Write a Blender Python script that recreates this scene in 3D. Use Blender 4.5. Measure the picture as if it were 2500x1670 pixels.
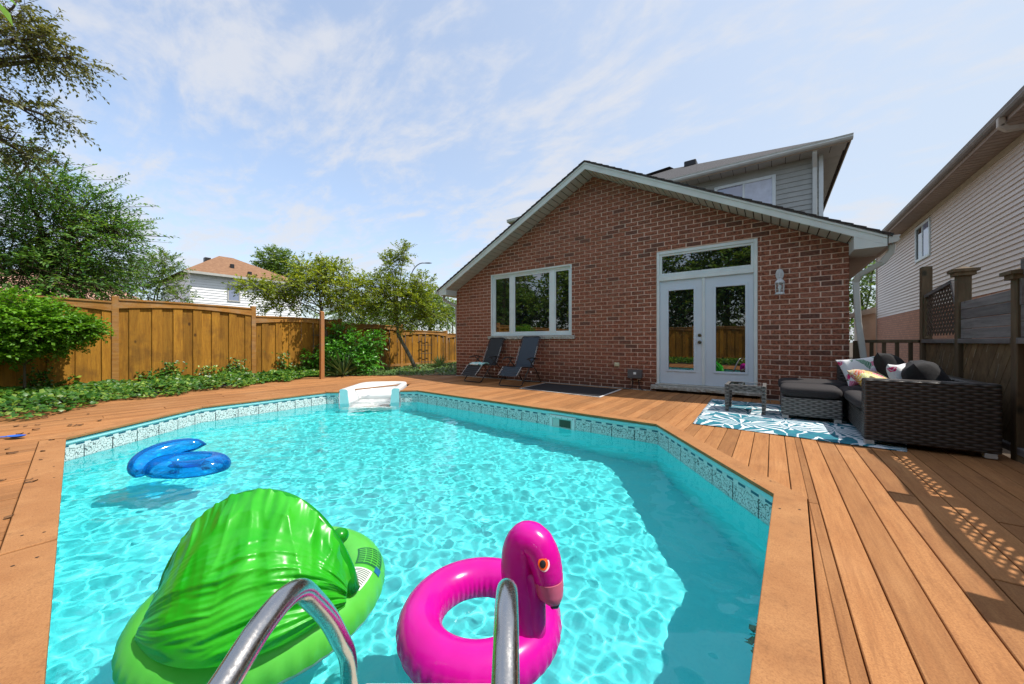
import bpy, math, random
import numpy as np
from mathutils import Vector, Matrix, Euler

for _o in list(bpy.data.objects):
    bpy.data.objects.remove(_o)
SC = bpy.context.scene
COL = SC.collection
R_ = math.radians
random.seed(7)
RNG = np.random.default_rng(11)

# ------------------------------------------------------------------ camera
# level wide-angle camera one metre above the deck; house axes: X along the gable wall, Y away from it
YAW = R_(36.07)
FOC = 873.0                       # focal length in pixels of the 2500 px wide photograph
S_, C_ = math.sin(YAW), math.cos(YAW)
cam = bpy.data.cameras.new('camera')
cam.sensor_width = 36.0
cam.lens = 36.0 * FOC / 2500.0
cam.clip_start = 0.05
cam.clip_end = 3000
cam_o = bpy.data.objects.new('camera', cam)
COL.objects.link(cam_o)
cam_o.location = (0, 0, 1.0)
cam_o.rotation_euler = (math.pi / 2, 0, YAW)
SC.camera = cam_o

# ------------------------------------------------------------------ sky, sun, exposure
SUN_DIR = Vector((0.56, 0.235, 1.0)).normalized()
SUN_EL = math.asin(SUN_DIR.z)
SUN_AZ = math.atan2(SUN_DIR.x, SUN_DIR.y)          # clockwise from +Y
world = bpy.data.worlds.new("World")
SC.world = world
world.use_nodes = True
wn, wl = world.node_tree.nodes, world.node_tree.links
bg = wn['Background']
sky = wn.new('ShaderNodeTexSky')
sky.sky_type = 'NISHITA'
sky.sun_disc = False
sky.sun_elevation = SUN_EL
sky.sun_rotation = SUN_AZ
sky.air_density = 1.0
sky.dust_density = 1.6
sky.ozone_density = 1.6
tc = wn.new('ShaderNodeTexCoord')
sep = wn.new('ShaderNodeSeparateXYZ')
wl.new(tc.outputs['Generated'], sep.inputs[0])
def wmath(op, a, b=None, clamp=False):
    n = wn.new('ShaderNodeMath'); n.operation = op; n.use_clamp = clamp
    for i, v in enumerate((a, b)):
        if v is None: continue
        if isinstance(v, (int, float)): n.inputs[i].default_value = v
        else: wl.new(v, n.inputs[i])
    return n.outputs[0]
zz = wmath('ADD', wmath('MAXIMUM', sep.outputs[2], 0.0), 0.16)
cx = wmath('DIVIDE', sep.outputs[0], zz)
cy = wmath('DIVIDE', sep.outputs[1], zz)
comb = wn.new('ShaderNodeCombineXYZ')
wl.new(cx, comb.inputs[0]); wl.new(cy, comb.inputs[1])
def wnoise(scale, rot, stretch, detail, rough, dist, loc=(0, 0, 0)):
    mp = wn.new('ShaderNodeMapping')
    mp.inputs['Rotation'].default_value = (0, 0, rot)
    mp.inputs['Scale'].default_value = stretch
    mp.inputs['Location'].default_value = loc
    wl.new(comb.outputs[0], mp.inputs[0])
    n = wn.new('ShaderNodeTexNoise')
    n.inputs['Scale'].default_value = scale
    n.inputs['Detail'].default_value = detail
    n.inputs['Roughness'].default_value = rough
    n.inputs['Distortion'].default_value = dist
    wl.new(mp.outputs[0], n.inputs['Vector'])
    return n.outputs[0]
n1 = wnoise(0.75, 0.5, (1, 1, 1), 3, 0.5, 0.3, (1.3, 4.2, 0))        # where the cloud fields are
n2 = wnoise(1.9, 0.85, (1.0, 2.0, 1), 8, 0.62, 0.6, (0.4, 2.2, 0))     # streaky fibres
n3 = wnoise(7.0, 0.85, (1.0, 1.6, 1), 5, 0.6, 0.2, (5.0, 0.3, 0))      # small mackerel ripples
fld = wmath('ADD', wmath('MULTIPLY', n1, 0.70), wmath('ADD', wmath('MULTIPLY', n2, 0.80), wmath('MULTIPLY', n3, 0.46)))
mr = wn.new('ShaderNodeMapRange')
mr.interpolation_type = 'SMOOTHSTEP'
wl.new(fld, mr.inputs[0])
mr.inputs[1].default_value = 0.88
mr.inputs[2].default_value = 1.17
mr.inputs[3].default_value = 0.0
mr.inputs[4].default_value = 0.78
# thin summer haze, whiter towards the horizon
hz = wn.new('ShaderNodeMapRange')
wl.new(sep.outputs[2], hz.inputs[0])
hz.inputs[1].default_value = 0.0; hz.inputs[2].default_value = 0.75
hz.inputs[3].default_value = 0.62; hz.inputs[4].default_value = 0.10
mixh = wn.new('ShaderNodeMixRGB')
dp = wn.new('ShaderNodeVectorMath'); dp.operation = 'DOT_PRODUCT'; wl.new(tc.outputs['Generated'], dp.inputs[0]); dp.inputs[1].default_value = tuple(SUN_DIR)
wl.new(wmath('ADD', hz.outputs[0], wmath('MULTIPLY', wmath('MAXIMUM', dp.outputs['Value'], 0.0), 0.72), clamp=True), mixh.inputs[0])
wl.new(sky.outputs[0], mixh.inputs[1])
mixh.inputs[2].default_value = (2.12, 2.38, 2.66, 1)
mixc = wn.new('ShaderNodeMixRGB')
wl.new(mr.outputs[0], mixc.inputs[0])
wl.new(mixh.outputs[0], mixc.inputs[1])
mixc.inputs[2].default_value = (2.62, 2.68, 2.86, 1)
wl.new(mixc.outputs[0], bg.inputs[0])
bg.inputs[1].default_value = 0.145

sun = bpy.data.lights.new('sun', 'SUN')
sun.energy = 2.55
sun.angle = R_(0.5)
sun.color = (1.0, 0.94, 0.85)
sun.cycles.is_caustics_light = True
sun_o = bpy.data.objects.new('sun', sun)
COL.objects.link(sun_o)
sun_o.rotation_euler = SUN_DIR.to_track_quat('Z', 'Y').to_euler()
sun_o.location = (4, 2, 12)

vs = SC.view_settings
vs.view_transform = 'Standard'
vs.look = 'None'
vs.gamma = 1.0
vs.exposure = 1.05
vs.use_curve_mapping = False
cy_ = SC.cycles
cy_.use_denoising = True
cy_.max_bounces = 12
cy_.diffuse_bounces = 6
cy_.glossy_bounces = 5
cy_.transmission_bounces = 8
cy_.transparent_max_bounces = 12
cy_.sample_clamp_indirect = 6.0
cy_.caustics_reflective = False

# ------------------------------------------------------------------ pixel helpers (photograph pixels, 2500 x 1670)
def ray(px, py):
    k = (px - 1250) / FOC
    return Vector((-S_ + C_ * k, C_ + S_ * k, (835 - py) / FOC))
def onz(px, py, z=0.0):
    r = ray(px, py); t = (z - 1.0) / r.z
    return Vector((r.x * t, r.y * t, z))
def ony(px, py, y):
    r = ray(px, py); t = y / r.y
    return Vector((r.x * t, y, 1 + r.z * t))
def onx(px, py, x):
    r = ray(px, py); t = x / r.x
    return Vector((x, r.y * t, 1 + r.z * t))
def atd(px, py, d):
    r = ray(px, py)
    return Vector((r.x * d, r.y * d, 1 + r.z * d))
def dl(d, lat, z):                         # depth / lateral / height relative to the camera axes
    return Vector((-S_ * d + C_ * lat, C_ * d + S_ * lat, z))

# ------------------------------------------------------------------ objects
MATS = {}
class MB:
    def __init__(s):
        s.v = []; s.f = []
    def add(s, verts, faces):
        b = len(s.v)
        s.v += [tuple(p) for p in verts]
        s.f += [tuple(b + i for i in fc) for fc in faces]
        return s
    def hexa(s, p):                        # 8 points: bottom loop 0-3, top loop 4-7
        return s.add(p, [(3, 2, 1, 0), (4, 5, 6, 7), (0, 1, 5, 4), (1, 2, 6, 5), (2, 3, 7, 6), (3, 0, 4, 7)])
    def box(s, x0, x1, y0, y1, z0, z1):
        return s.hexa([(x0, y0, z0), (x1, y0, z0), (x1, y1, z0), (x0, y1, z0), (x0, y0, z1), (x1, y0, z1), (x1, y1, z1), (x0, y1, z1)])
    def bar(s, a, b, w, h, up=(0, 0, 1)):
        a, b = Vector(a), Vector(b); d = (b - a).normalized(); up = Vector(up)
        if abs(d.dot(up)) > 0.98: up = Vector((0, 1, 0)) if abs(d.y) < .9 else Vector((1, 0, 0))
        u = d.cross(up).normalized(); w2 = u.cross(d).normalized()
        u *= w / 2; w2 *= h / 2
        return s.hexa([a - u - w2, a + u - w2, b + u - w2, b - u - w2, a - u + w2, a + u + w2, b + u + w2, b - u + w2])
    def prism(s, poly, ext):               # planar polygon extruded by a vector
        n = len(poly); e = Vector(ext)
        p = [Vector(q) for q in poly]
        return s.add(p + [q + e for q in p], [tuple(range(n))[::-1], tuple(range(n, 2 * n))] + [(i, (i + 1) % n, n + (i + 1) % n, n + i) for i in range(n)])
    def tube(s, pts, rad, seg=8, cap=True, flat=1.0):
        pts = [Vector(p) for p in pts]; n = len(pts)
        if not hasattr(rad, '__len__'): rad = [rad] * n
        vs_ = []; prev = None
        for i, p in enumerate(pts):
            d = (pts[min(i + 1, n - 1)] - pts[max(i - 1, 0)]).normalized()
            if prev is None:
                a = Vector((0, 0, 1)) if abs(d.z) < .9 else Vector((1, 0, 0))
                u = d.cross(a).normalized()
            else:
                u = (prev - d * prev.dot(d))
                u = u.normalized() if u.length > 1e-6 else d.orthogonal().normalized()
            w = d.cross(u); prev = u
            for k in range(seg):
                a = 2 * math.pi * k / seg
                vs_.append(p + (u * math.cos(a) + w * math.sin(a) * flat) * rad[i])
        f = [(i * seg + k, i * seg + (k + 1) % seg, (i + 1) * seg + (k + 1) % seg, (i + 1) * seg + k) for i in range(n - 1) for k in range(seg)]
        if cap:
            f += [tuple(range(seg))[::-1], tuple((n - 1) * seg + k for k in range(seg))]
        return s.add(vs_, f)
    def ball(s, c, r, nu=12, nv=8):
        c = Vector(c)
        if not hasattr(r, '__len__'): r = (r, r, r)
        vs_ = [c + Vector((0, 0, r[2]))]
        for j in range(1, nv):
            t = math.pi * j / nv
            for i in range(nu):
                a = 2 * math.pi * i / nu
                vs_.append(c + Vector((r[0] * math.sin(t) * math.cos(a), r[1] * math.sin(t) * math.sin(a), r[2] * math.cos(t))))
        vs_.append(c - Vector((0, 0, r[2])))
        L = len(vs_) - 1
        f = [(0, 1 + i, 1 + (i + 1) % nu) for i in range(nu)]
        for j in range(nv - 2):
            f += [(1 + j * nu + i, 1 + (j + 1) * nu + i, 1 + (j + 1) * nu + (i + 1) % nu, 1 + j * nu + (i + 1) % nu) for i in range(nu)]
        f += [(L, 1 + (nv - 2) * nu + (i + 1) % nu, 1 + (nv - 2) * nu + i) for i in range(nu)]
        return s.add(vs_, f)
    def grid(s, fn, nu, nv, wrapu=False, wrapv=False):
        vs_ = [fn(i / (nu if wrapu else nu - 1), j / (nv if wrapv else nv - 1)) for j in range(nv) for i in range(nu)]
        f = []
        for j in range(nv if wrapv else nv - 1):
            for i in range(nu if wrapu else nu - 1):
                i2, j2 = (i + 1) % nu, (j + 1) % nv
                f.append((j * nu + i, j * nu + i2, j2 * nu + i2, j2 * nu + i))
        return s.add(vs_, f)

FRAME = {}
def mesh_obj(name, mb, mat, parent=None, smooth=False, local=False, bevel=0.0, seg=1, kind=None, label=None):
    """links ONE mesh object; verts are world coordinates unless local, then relative to the parent thing"""
    v = mb.v
    if parent is not None and not local:
        r = parent
        while r.parent is not None: r = r.parent
        Mi = FRAME.get(r.name)
        if Mi is not None:
            v = [tuple(Mi @ Vector(p)) for p in v]
    me = bpy.data.meshes.new(name)
    me.from_pydata(v, [], mb.f)
    if smooth:
        me.polygons.foreach_set('use_smooth', [True] * len(me.polygons))
    me.materials.append(mat if not isinstance(mat, str) else MATS[mat])
    me.update()
    o = bpy.data.objects.new(name, me)
    COL.objects.link(o)
    if parent is not None: o.parent = parent
    if bevel:
        m = o.modifiers.new('bevel', 'BEVEL'); m.width = bevel; m.segments = seg; m.limit_method = 'ANGLE'; m.angle_limit = R_(40)
    if kind: o['kind'] = kind
    if label: o['label'] = label
    return o
def thing(name, label, cat, loc=(0, 0, 0), rotz=0.0, group=None, rot=None):
    o = bpy.data.objects.new(name, None)
    COL.objects.link(o)
    o.empty_display_size = 0.1
    o.location = loc
    o.rotation_euler = rot if rot is not None else (0, 0, rotz)
    FRAME[o.name] = (Matrix.Translation(Vector(loc)) @ Euler(rot if rot is not None else (0, 0, rotz)).to_matrix().to_4x4()).inverted()
    return tag(o, label, cat, group)
def tag(o, label, cat, group=None):
    o['label'] = label; o['category'] = cat
    if group: o['group'] = group
    return o
def struct(o):
    o['kind'] = 'structure'
    return o
def copy_tree(o, parent=None):
    c = o.copy(); COL.objects.link(c); c.parent = parent
    for ch in list(o.children): copy_tree(ch, c)
    return c
def np_mesh(name, V, F, mat, parent=None, kind=None, smooth=False):
    """fast triangle mesh from numpy arrays (world coordinates)"""
    if parent is not None:
        r = parent
        while r.parent is not None: r = r.parent
        Mi = FRAME.get(r.name)
        if Mi is not None:
            A = np.array(Mi); V = V @ A[:3, :3].T + A[:3, 3]
    me = bpy.data.meshes.new(name)
    n, m = len(V), len(F)
    me.vertices.add(n); me.vertices.foreach_set('co', np.ascontiguousarray(V, dtype=np.float32).ravel())
    me.loops.add(3 * m); me.loops.foreach_set('vertex_index', np.ascontiguousarray(F, dtype=np.int32).ravel())
    me.polygons.add(m)
    me.polygons.foreach_set('loop_start', np.arange(0, 3 * m, 3, dtype=np.int32))
    me.polygons.foreach_set('loop_total', np.full(m, 3, dtype=np.int32))
    if smooth: me.polygons.foreach_set('use_smooth', np.ones(m, dtype=bool))
    me.update(calc_edges=True)
    me.materials.append(MATS[mat] if isinstance(mat, str) else mat)
    o = bpy.data.objects.new(name, me); COL.objects.link(o)
    if parent is not None: o.parent = parent
    if kind: o['kind'] = kind
    return o

# ------------------------------------------------------------------ materials
class NT:
    def __init__(s, name):
        s.m = bpy.data.materials.new(name); s.m.use_nodes = True
        s.n, s.l = s.m.node_tree.nodes, s.m.node_tree.links
        s.b = s.n['Principled BSDF']; s.out = s.n['Material Output']
        MATS[name] = s.m
    def new(s, t, **kw):
        n = s.n.new(t)
        for k, v in kw.items(): setattr(n, k, v)
        return n
    def put(s, sock, v):
        if isinstance(v, bpy.types.NodeSocket): s.l.new(v, sock)
        elif isinstance(v, (tuple, list)) and len(v) == 3 and sock.type == 'RGBA': sock.default_value = (*v, 1)
        else: sock.default_value = v
    def math(s, op, a, b=0.0, clamp=False):
        n = s.new('ShaderNodeMath', operation=op, use_clamp=clamp); s.put(n.inputs[0], a); s.put(n.inputs[1], b); return n.outputs[0]
    def pos(s, space='world', scale=(1, 1, 1), rot=(0, 0, 0), loc=(0, 0, 0)):
        if space == 'world': o = s.new('ShaderNodeNewGeometry').outputs['Position']
        elif space == 'uv': o = s.new('ShaderNodeTexCoord').outputs['UV']
        else: o = s.new('ShaderNodeTexCoord').outputs['Object']
        mp = s.new('ShaderNodeMapping'); s.l.new(o, mp.inputs[0])
        mp.inputs['Scale'].default_value = scale; mp.inputs['Rotation'].default_value = rot; mp.inputs['Location'].default_value = loc
        return mp.outputs[0]
    def noise(s, vec, scale, detail=4, rough=0.55, dist=0.0):
        n = s.new('ShaderNodeTexNoise'); s.l.new(vec, n.inputs['Vector'])
        n.inputs['Scale'].default_value = scale; n.inputs['Detail'].default_value = detail
        n.inputs['Roughness'].default_value = rough; n.inputs['Distortion'].default_value = dist
        return n.outputs[0]
    def rng(s, v, a, b, c=0.0, d=1.0, smooth=False):
        n = s.new('ShaderNodeMapRange'); n.interpolation_type = 'SMOOTHSTEP' if smooth else 'LINEAR'
        s.put(n.inputs[0], v)
        for i, q in enumerate((a, b, c, d)): s.put(n.inputs[i + 1], q)
        return n.outputs[0]
    def mix(s, f, a, b, mode='MIX'):
        n = s.new('ShaderNodeMixRGB', blend_type=mode); s.put(n.inputs[0], f)
        for i, q in ((1, a), (2, b)):
            if isinstance(q, (tuple, list)): n.inputs[i].default_value = (*q[:3], 1)
            else: s.put(n.inputs[i], q)
        return n.outputs[0]
    def ramp(s, f, stops, interp='LINEAR'):
        n = s.new('ShaderNodeValToRGB'); n.color_ramp.interpolation = interp; s.put(n.inputs[0], f)
        e = n.color_ramp.elements
        while len(e) < len(stops): e.new(0.5)
        for i, (p, c) in enumerate(stops): e[i].position = p; e[i].color = (*c, 1)
        return n.outputs[0]
    def rand(s):
        a = s.new('ShaderNodeObjectInfo').outputs['Random']; b = s.new('ShaderNodeNewGeometry').outputs['Random Per Island']
        return s.math('FRACT', s.math('ADD', a, s.math('MULTIPLY', b, 1.37)))
    def bump(s, h, strength=0.3, dist=0.01):
        n = s.new('ShaderNodeBump'); n.inputs['Strength'].default_value = strength; n.inputs['Distance'].default_value = dist
        s.put(n.inputs['Height'], h); s.l.new(n.outputs[0], s.b.inputs['Normal']); return n.outputs[0]
    def set(s, color=None, rough=None, metal=None, spec=None, **kw):
        if color is not None: s.put(s.b.inputs['Base Color'], color)
        if rough is not None: s.put(s.b.inputs['Roughness'], rough)
        if metal is not None: s.b.inputs['Metallic'].default_value = metal
        if spec is not None: s.b.inputs['Specular IOR Level'].default_value = spec
        for k, v in kw.items(): s.put(s.b.inputs[k.replace('_', ' ')], v)
        return s.m

def plain(name, c0, c1=None, scale=6.0, rough=0.6, rnd=0.0, bump=0.0, bscale=None, stretch=(1, 1, 1), space='world', spec=0.4, metal=0.0, detail=5, lo=0.3, hi=0.7, bdist=0.004):
    t = NT(name); vec = t.pos(space, stretch)
    n = t.noise(vec, scale, detail)
    col = t.mix(t.rng(n, lo, hi), c0, c1 or tuple(q * 1.25 for q in c0))
    if rnd:
        r = t.rng(t.rand(), 0, 1, 1 - rnd, 1 + rnd)
        cc = t.new('ShaderNodeCombineXYZ')
        for i in range(3): t.l.new(r, cc.inputs[i])
        col = t.mix(1.0, col, cc.outputs[0], 'MULTIPLY')
    t.set(col, rough, metal, spec)
    if bump: t.bump(t.noise(vec, bscale or scale * 4, 4), bump, bdist)
    return t.m

# deck boards: composite planks, orange-brown, faint brushed grain along Y
t = NT('deck_board'); v = t.pos('world', (9, 0.7, 9)); n = t.noise(v, 2.2, 6, 0.6); n2_ = t.noise(t.pos('world'), 160, 3, 0.7); n3_ = t.noise(t.pos('world'), 1.3, 3)
c = t.mix(t.rng(n, .3, .72), (.355, .152, .054), (.465, .222, .084))
c = t.mix(t.rng(n2_, .42, .72, 0, .65), c, (.20, .078, .030))
c = t.mix(t.rng(n3_, .5, .8, 0, .42), c, (.52, .28, .13))
n4_ = t.noise(t.pos('world', (26, 1.6, 26)), 2.4, 6, .7, .4); c = t.mix(t.rng(n4_, .46, .70, 0, .42), c, (.17, .068, .026))
n5_ = t.noise(t.pos('world'), 4.5, 5, .65); c = t.mix(t.rng(n5_, .56, .72, 0, .35), c, (.19, .085, .038))
r = t.rng(t.rand(), 0, 1, .76, 1.14); cc = t.new('ShaderNodeCombineXYZ'); [t.l.new(r, cc.inputs[i]) for i in range(3)]
c = t.mix(1.0, c, cc.outputs[0], 'MULTIPLY')
t.set(c, .72, 0, .25); t.bump(t.math('ADD', n2_, t.math('MULTIPLY', n, .6)), .35, .002)
t = NT('coping_board'); v = t.pos('world'); n = t.noise(v, 3, 5, .6); n2_ = t.noise(v, 170, 3, .7)
c = t.mix(t.rng(n, .3, .72), (.355, .157, .060), (.475, .238, .098)); c = t.mix(t.rng(n2_, .42, .72, 0, .62), c, (.20, .082, .034))
n5_ = t.noise(v, 5.5, 5, .65); c = t.mix(t.rng(n5_, .54, .70, 0, .38), c, (.19, .085, .038)); n6_ = t.noise(v, 38, 4, .6); c = t.mix(t.rng(n6_, .60, .72, 0, .4), c, (.15, .07, .033))
t.set(c, .74, 0, .22); t.bump(n2_, .35, .002)
plain('under_deck', (.035, .022, .015), rough=.9)
plain('screw', (.02, .014, .01), rough=.7)
# brick
t = NT('brick'); v = t.pos('world'); n = t.noise(v, 26, 6, .68, .5); nb = t.noise(v, 70, 4, .6, .8)
c = t.mix(t.rng(n, .36, .66), (.115, .042, .027), (.44, .172, .104))
r = t.rng(t.rand(), 0, 1, .0, 1.0)
c = t.mix(t.rng(r, .80, .93, 0, .62), c, (.085, .052, .044))
c = t.mix(t.rng(r, .0, .25, .30, 0), c, (.40, .19, .135))
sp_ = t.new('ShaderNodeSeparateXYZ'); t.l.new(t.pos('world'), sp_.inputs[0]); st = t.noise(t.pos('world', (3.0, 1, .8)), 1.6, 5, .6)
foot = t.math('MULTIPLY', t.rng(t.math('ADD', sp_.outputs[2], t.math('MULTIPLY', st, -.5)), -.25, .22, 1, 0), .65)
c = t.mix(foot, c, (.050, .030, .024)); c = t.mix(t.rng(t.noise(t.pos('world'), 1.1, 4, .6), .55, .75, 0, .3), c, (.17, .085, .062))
t.set(c, .88, 0, .25); t.bump(t.math('ADD', n, t.math('MULTIPLY', nb, .6)), .8, .006)
plain('mortar', (.70, .50, .405), (.82, .62, .52), 14, .95, bump=.3)
plain('stone_sill', (.30, .30, .27), (.52, .52, .48), 25, .9, bump=1.0, bscale=30, bdist=.02)
plain('white_trim', (.62, .70, .72), (.72, .79, .80), 3, .38, spec=.5)
plain('white_door', (.56, .66, .76), (.62, .71, .80), 2, .42, spec=.5)
plain('fascia', (.56, .60, .58), (.66, .70, .67), 4, .45)
plain('soffit', (.40, .39, .34), (.47, .45, .40), 4, .6)
plain('gutter', (.42, .42, .39), (.50, .50, .47), 4, .4)
plain('gutter_beige', (.42, .33, .25), (.50, .40, .31), 4, .45)
plain('soffit_brown', (.31, .225, .17), (.39, .285, .22), 4, .6)
plain('gutter_brown', (.22, .19, .175), (.29, .25, .23), 4, .4)
plain('frieze_tan', (.46, .37, .26), (.55, .44, .31), 4, .5)
plain('shingle_dark', (.035, .030, .030), (.11, .10, .10), 34, .95, rnd=.25, bump=.8, stretch=(1, 1, 2.2))
t = NT('shingle_grey'); v = t.pos('world'); br = t.new('ShaderNodeTexBrick'); t.l.new(t.pos('world', (1, 1, 1)), br.inputs['Vector']); br.inputs['Scale'].default_value = 3.5
n = t.noise(v, 30, 5, .7); c = t.mix(t.rng(n, .3, .7), (.028, .027, .029), (.105, .10, .105)); c = t.mix(t.math('MULTIPLY', br.outputs['Fac'], .7), c, (.03, .03, .03)); t.set(c, .95); t.bump(n, .6, .02)
t = NT('shingle_brown'); v = t.pos('world'); n = t.noise(t.pos('world', (1, 1, 2.5)), 4, 6, .75); n2_ = t.noise(v, .6, 2); wv = t.new('ShaderNodeTexWave', wave_type='BANDS', bands_direction='Z'); t.l.new(v, wv.inputs['Vector']); wv.inputs['Scale'].default_value = 3.4; wv.inputs['Distortion'].default_value = 1.2
c = t.mix(t.rng(n, .3, .7), (.17, .082, .040), (.34, .19, .105)); c = t.mix(t.rng(wv.outputs[1], .75, 1, 0, .45), c, (.11, .05, .025)); t.set(c, .95)
plain('shingle_pink', (.32, .17, .12), (.5, .31, .23), 3, .95, bump=.3)
plain('shingle_pale', (.17, .18, .175), (.27, .28, .27), 3, .95)
plain('siding_grey', (.35, .37, .35), (.42, .44, .42), 3, .55, bump=.1, bscale=60)
plain('siding_beige', (.74, .64, .575), (.80, .71, .645), 2, .5, bump=.12, bscale=70, stretch=(1, .3, 3))
plain('siding_white', (.78, .80, .83), (.84, .86, .88), 2, .5)
t = NT('brick_far'); v = t.pos('world', (1, 1, 1), (R_(90), 0, R_(90)))
br = t.new('ShaderNodeTexBrick'); mp = t.pos('world'); sx = t.new('ShaderNodeSeparateXYZ'); t.l.new(mp, sx.inputs[0]); cb = t.new('ShaderNodeCombineXYZ')
t.l.new(t.math('ADD', sx.outputs[0], sx.outputs[1]), cb.inputs[0]); t.l.new(sx.outputs[2], cb.inputs[1]); t.l.new(cb.outputs[0], br.inputs['Vector'])
br.inputs['Scale'].default_value = 1.0; br.inputs['Brick Width'].default_value = .24; br.inputs['Row Height'].default_value = .085; br.inputs['Mortar Size'].default_value = .008
br.inputs['Color1'].default_value = (.55, .25, .15, 1); br.inputs['Color2'].default_value = (.42, .18, .11, 1); br.inputs['Mortar'].default_value = (.24, .14, .11, 1)
t.set(t.mix(t.rng(t.noise(mp, 30, 4), .3, .7, 0, .35), br.outputs[0], (.62, .40, .30)), .9); t.bump(br.outputs['Fac'], -.5, .01)
# window glass: dark room painted into the base colour, clear mirror of the garden
t = NT('window_glass'); n = t.noise(t.pos('world'), 1.1, 2); t.set((.006, .008, .008), .012, 0, .5, IOR=2.9); t.bump(n, .02, .02)
t = NT('window_glass_pale'); n = t.noise(t.pos('world'), 1.1, 2); t.set((.20, .24, .36), .05, 0, .5, IOR=2.2)
plain('blind', (.55, .6, .7), rough=.6)
plain('black_plastic', (.016, .016, .017), rough=.45)
plain('brass', (.10, .085, .05), rough=.35, metal=.8)
plain('grey_plastic', (.085, .085, .09), (.12, .12, .125), rough=.5)
plain('ivory_plastic', (.55, .52, .36), rough=.5)
plain('lantern_white', (.50, .52, .54), (.60, .62, .64), rough=.45)
t = NT('clear_glass'); t.set((.85, .9, .9), .02, 0, .5, Transmission_Weight=.92, IOR=1.1)
# wood
def wood(name, c0, c1, dark, stretch, rnd=.25, dk=.5):
    t = NT(name); v = t.pos('world', stretch); n = t.noise(v, 2.2, 7, .62, .6); n2_ = t.noise(t.pos('world'), 2.3, 4, .6)
    c = t.mix(t.rng(n, .3, .7), c0, c1); c = t.mix(t.rng(n2_, .5, .68, 0, dk), c, dark)
    n3_ = t.noise(t.pos('world', (stretch[0] * 2.2, stretch[1] * 2.2, stretch[2] * 2.2)), 3.0, 6, .7, 1.0); c = t.mix(t.rng(n3_, .52, .70, 0, .55), c, dark)
    kn = t.new('ShaderNodeTexVoronoi'); t.l.new(t.pos('world', (1, 1, .6)), kn.inputs['Vector']); kn.inputs['Scale'].default_value = 3.3; c = t.mix(t.rng(kn.outputs[0], .05, .11, .85, 0), c, tuple(q * .5 for q in dark))
    r = t.rng(t.rand(), 0, 1, 1 - rnd, 1 + rnd); cc = t.new('ShaderNodeCombineXYZ'); [t.l.new(r, cc.inputs[i]) for i in range(3)]
    t.set(t.mix(1.0, c, cc.outputs[0], 'MULTIPLY'), .78, 0, .3); t.bump(n, .35, .006)
wood('fence_cedar', (.235, .100, .009), (.42, .205, .022), (.105, .047, .012), (9, 9, .8))
wood('fence_rail_wood', (.27, .11, .018), (.44, .22, .05), (.40, .29, .19), (9, .8, 9), .15, .45)
wood('post_orange', (.36, .15, .045), (.44, .20, .07), (.26, .19, .15), (8, 8, .8), .1)
wood('old_wood', (.085, .055, .030), (.15, .105, .062), (.055, .055, .035), (8, 8, .9), .2, .5)
wood('old_diagonal', (.12, .075, .036), (.215, .14, .07), (.085, .06, .035), (7, 5, 3), .2, .5)
wood('old_grey', (.115, .105, .105), (.22, .205, .20), (.07, .06, .06), (6, .8, 12), .2, .5)
wood('lattice_wood', (.06, .04, .028), (.10, .07, .05), (.04, .03, .02), (6, 6, 6), .1)
plain('scratch', (.34, .30, .24), rough=.9)
plain('bark', (.085, .068, .048), (.17, .14, .105), 22, .95, bump=.9, stretch=(1, 1, .3))
plain('bark_grey', (.15, .135, .11), (.27, .25, .21), 22, .95, bump=.7, stretch=(1, 1, .3))
plain('twig', (.07, .05, .03), rough=.9)
# leaves
def leafmat(name, c0, c1, c2, trans=.35, rough=.45, spec=.4):
    t = NT(name); r = t.rand(); n = t.noise(t.pos('world'), .9, 3)
    c = t.ramp(r, [(0.0, c0), (0.55, c1), (1.0, c2)])
    c = t.mix(t.rng(n, .38, .68, 0, .55), c, c0)
    t.set(c, rough, 0, spec)
    tr = t.new('ShaderNodeBsdfTranslucent'); t.l.new(t.mix(1.0, c, (1.7, 1.55, .7), 'MULTIPLY'), tr.inputs[0])
    mx = t.new('ShaderNodeMixShader'); mx.inputs[0].default_value = trans
    t.l.new(t.b.outputs[0], mx.inputs[1]); t.l.new(tr.outputs[0], mx.inputs[2]); t.l.new(mx.outputs[0], t.out.inputs[0])
leafmat('leaf_dark', (0.046, 0.140, 0.026), (0.115, 0.269, 0.051), (0.257, 0.436, 0.090))
leafmat('leaf_olive', (0.099, 0.120, 0.039), (0.186, 0.186, 0.065), (0.273, 0.283, 0.077), .3)
leafmat('leaf_bright', (0.056, 0.163, 0.010), (0.138, 0.338, 0.020), (0.237, 0.475, 0.044), .35)
leafmat('leaf_yellow', (.115, .17, .015), (.22, .31, .03), (.40, .46, .06), .42)
leafmat('leaf_mid', (0.073, 0.156, 0.029), (0.156, 0.260, 0.052), (0.270, 0.354, 0.083), .35)
leafmat('leaf_glossy', (0.032, 0.162, 0.014), (0.090, 0.306, 0.025), (0.180, 0.486, 0.046), .25, .3, .5)
leafmat('leaf_ivy', (.014, .068, .008), (.07, .20, .018), (.30, .42, .055), .25, .38, .45)
leafmat('leaf_ivy_pale', (0.045, 0.112, 0.022), (0.105, 0.195, 0.045), (0.210, 0.300, 0.075), .25, .45)
leafmat('leaf_yucca', (0.052, 0.111, 0.046), (0.098, 0.176, 0.078), (0.156, 0.234, 0.117), .15)
leafmat('leaf_near', (.10, .24, .012), (.16, .33, .02), (.2, .4, .03), .5)
plain('dry_leaf', (.07, .032, .014), (.14, .07, .03), 30, .9, rnd=.3)
plain('soil', (.05, .034, .02), (.09, .062, .04), 5, .95, bump=.5)
plain('grass_ground', (.05, .085, .02), (.09, .12, .035), 3, .95)
plain('asphalt', (.05, .05, .052), rough=.9)
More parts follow.
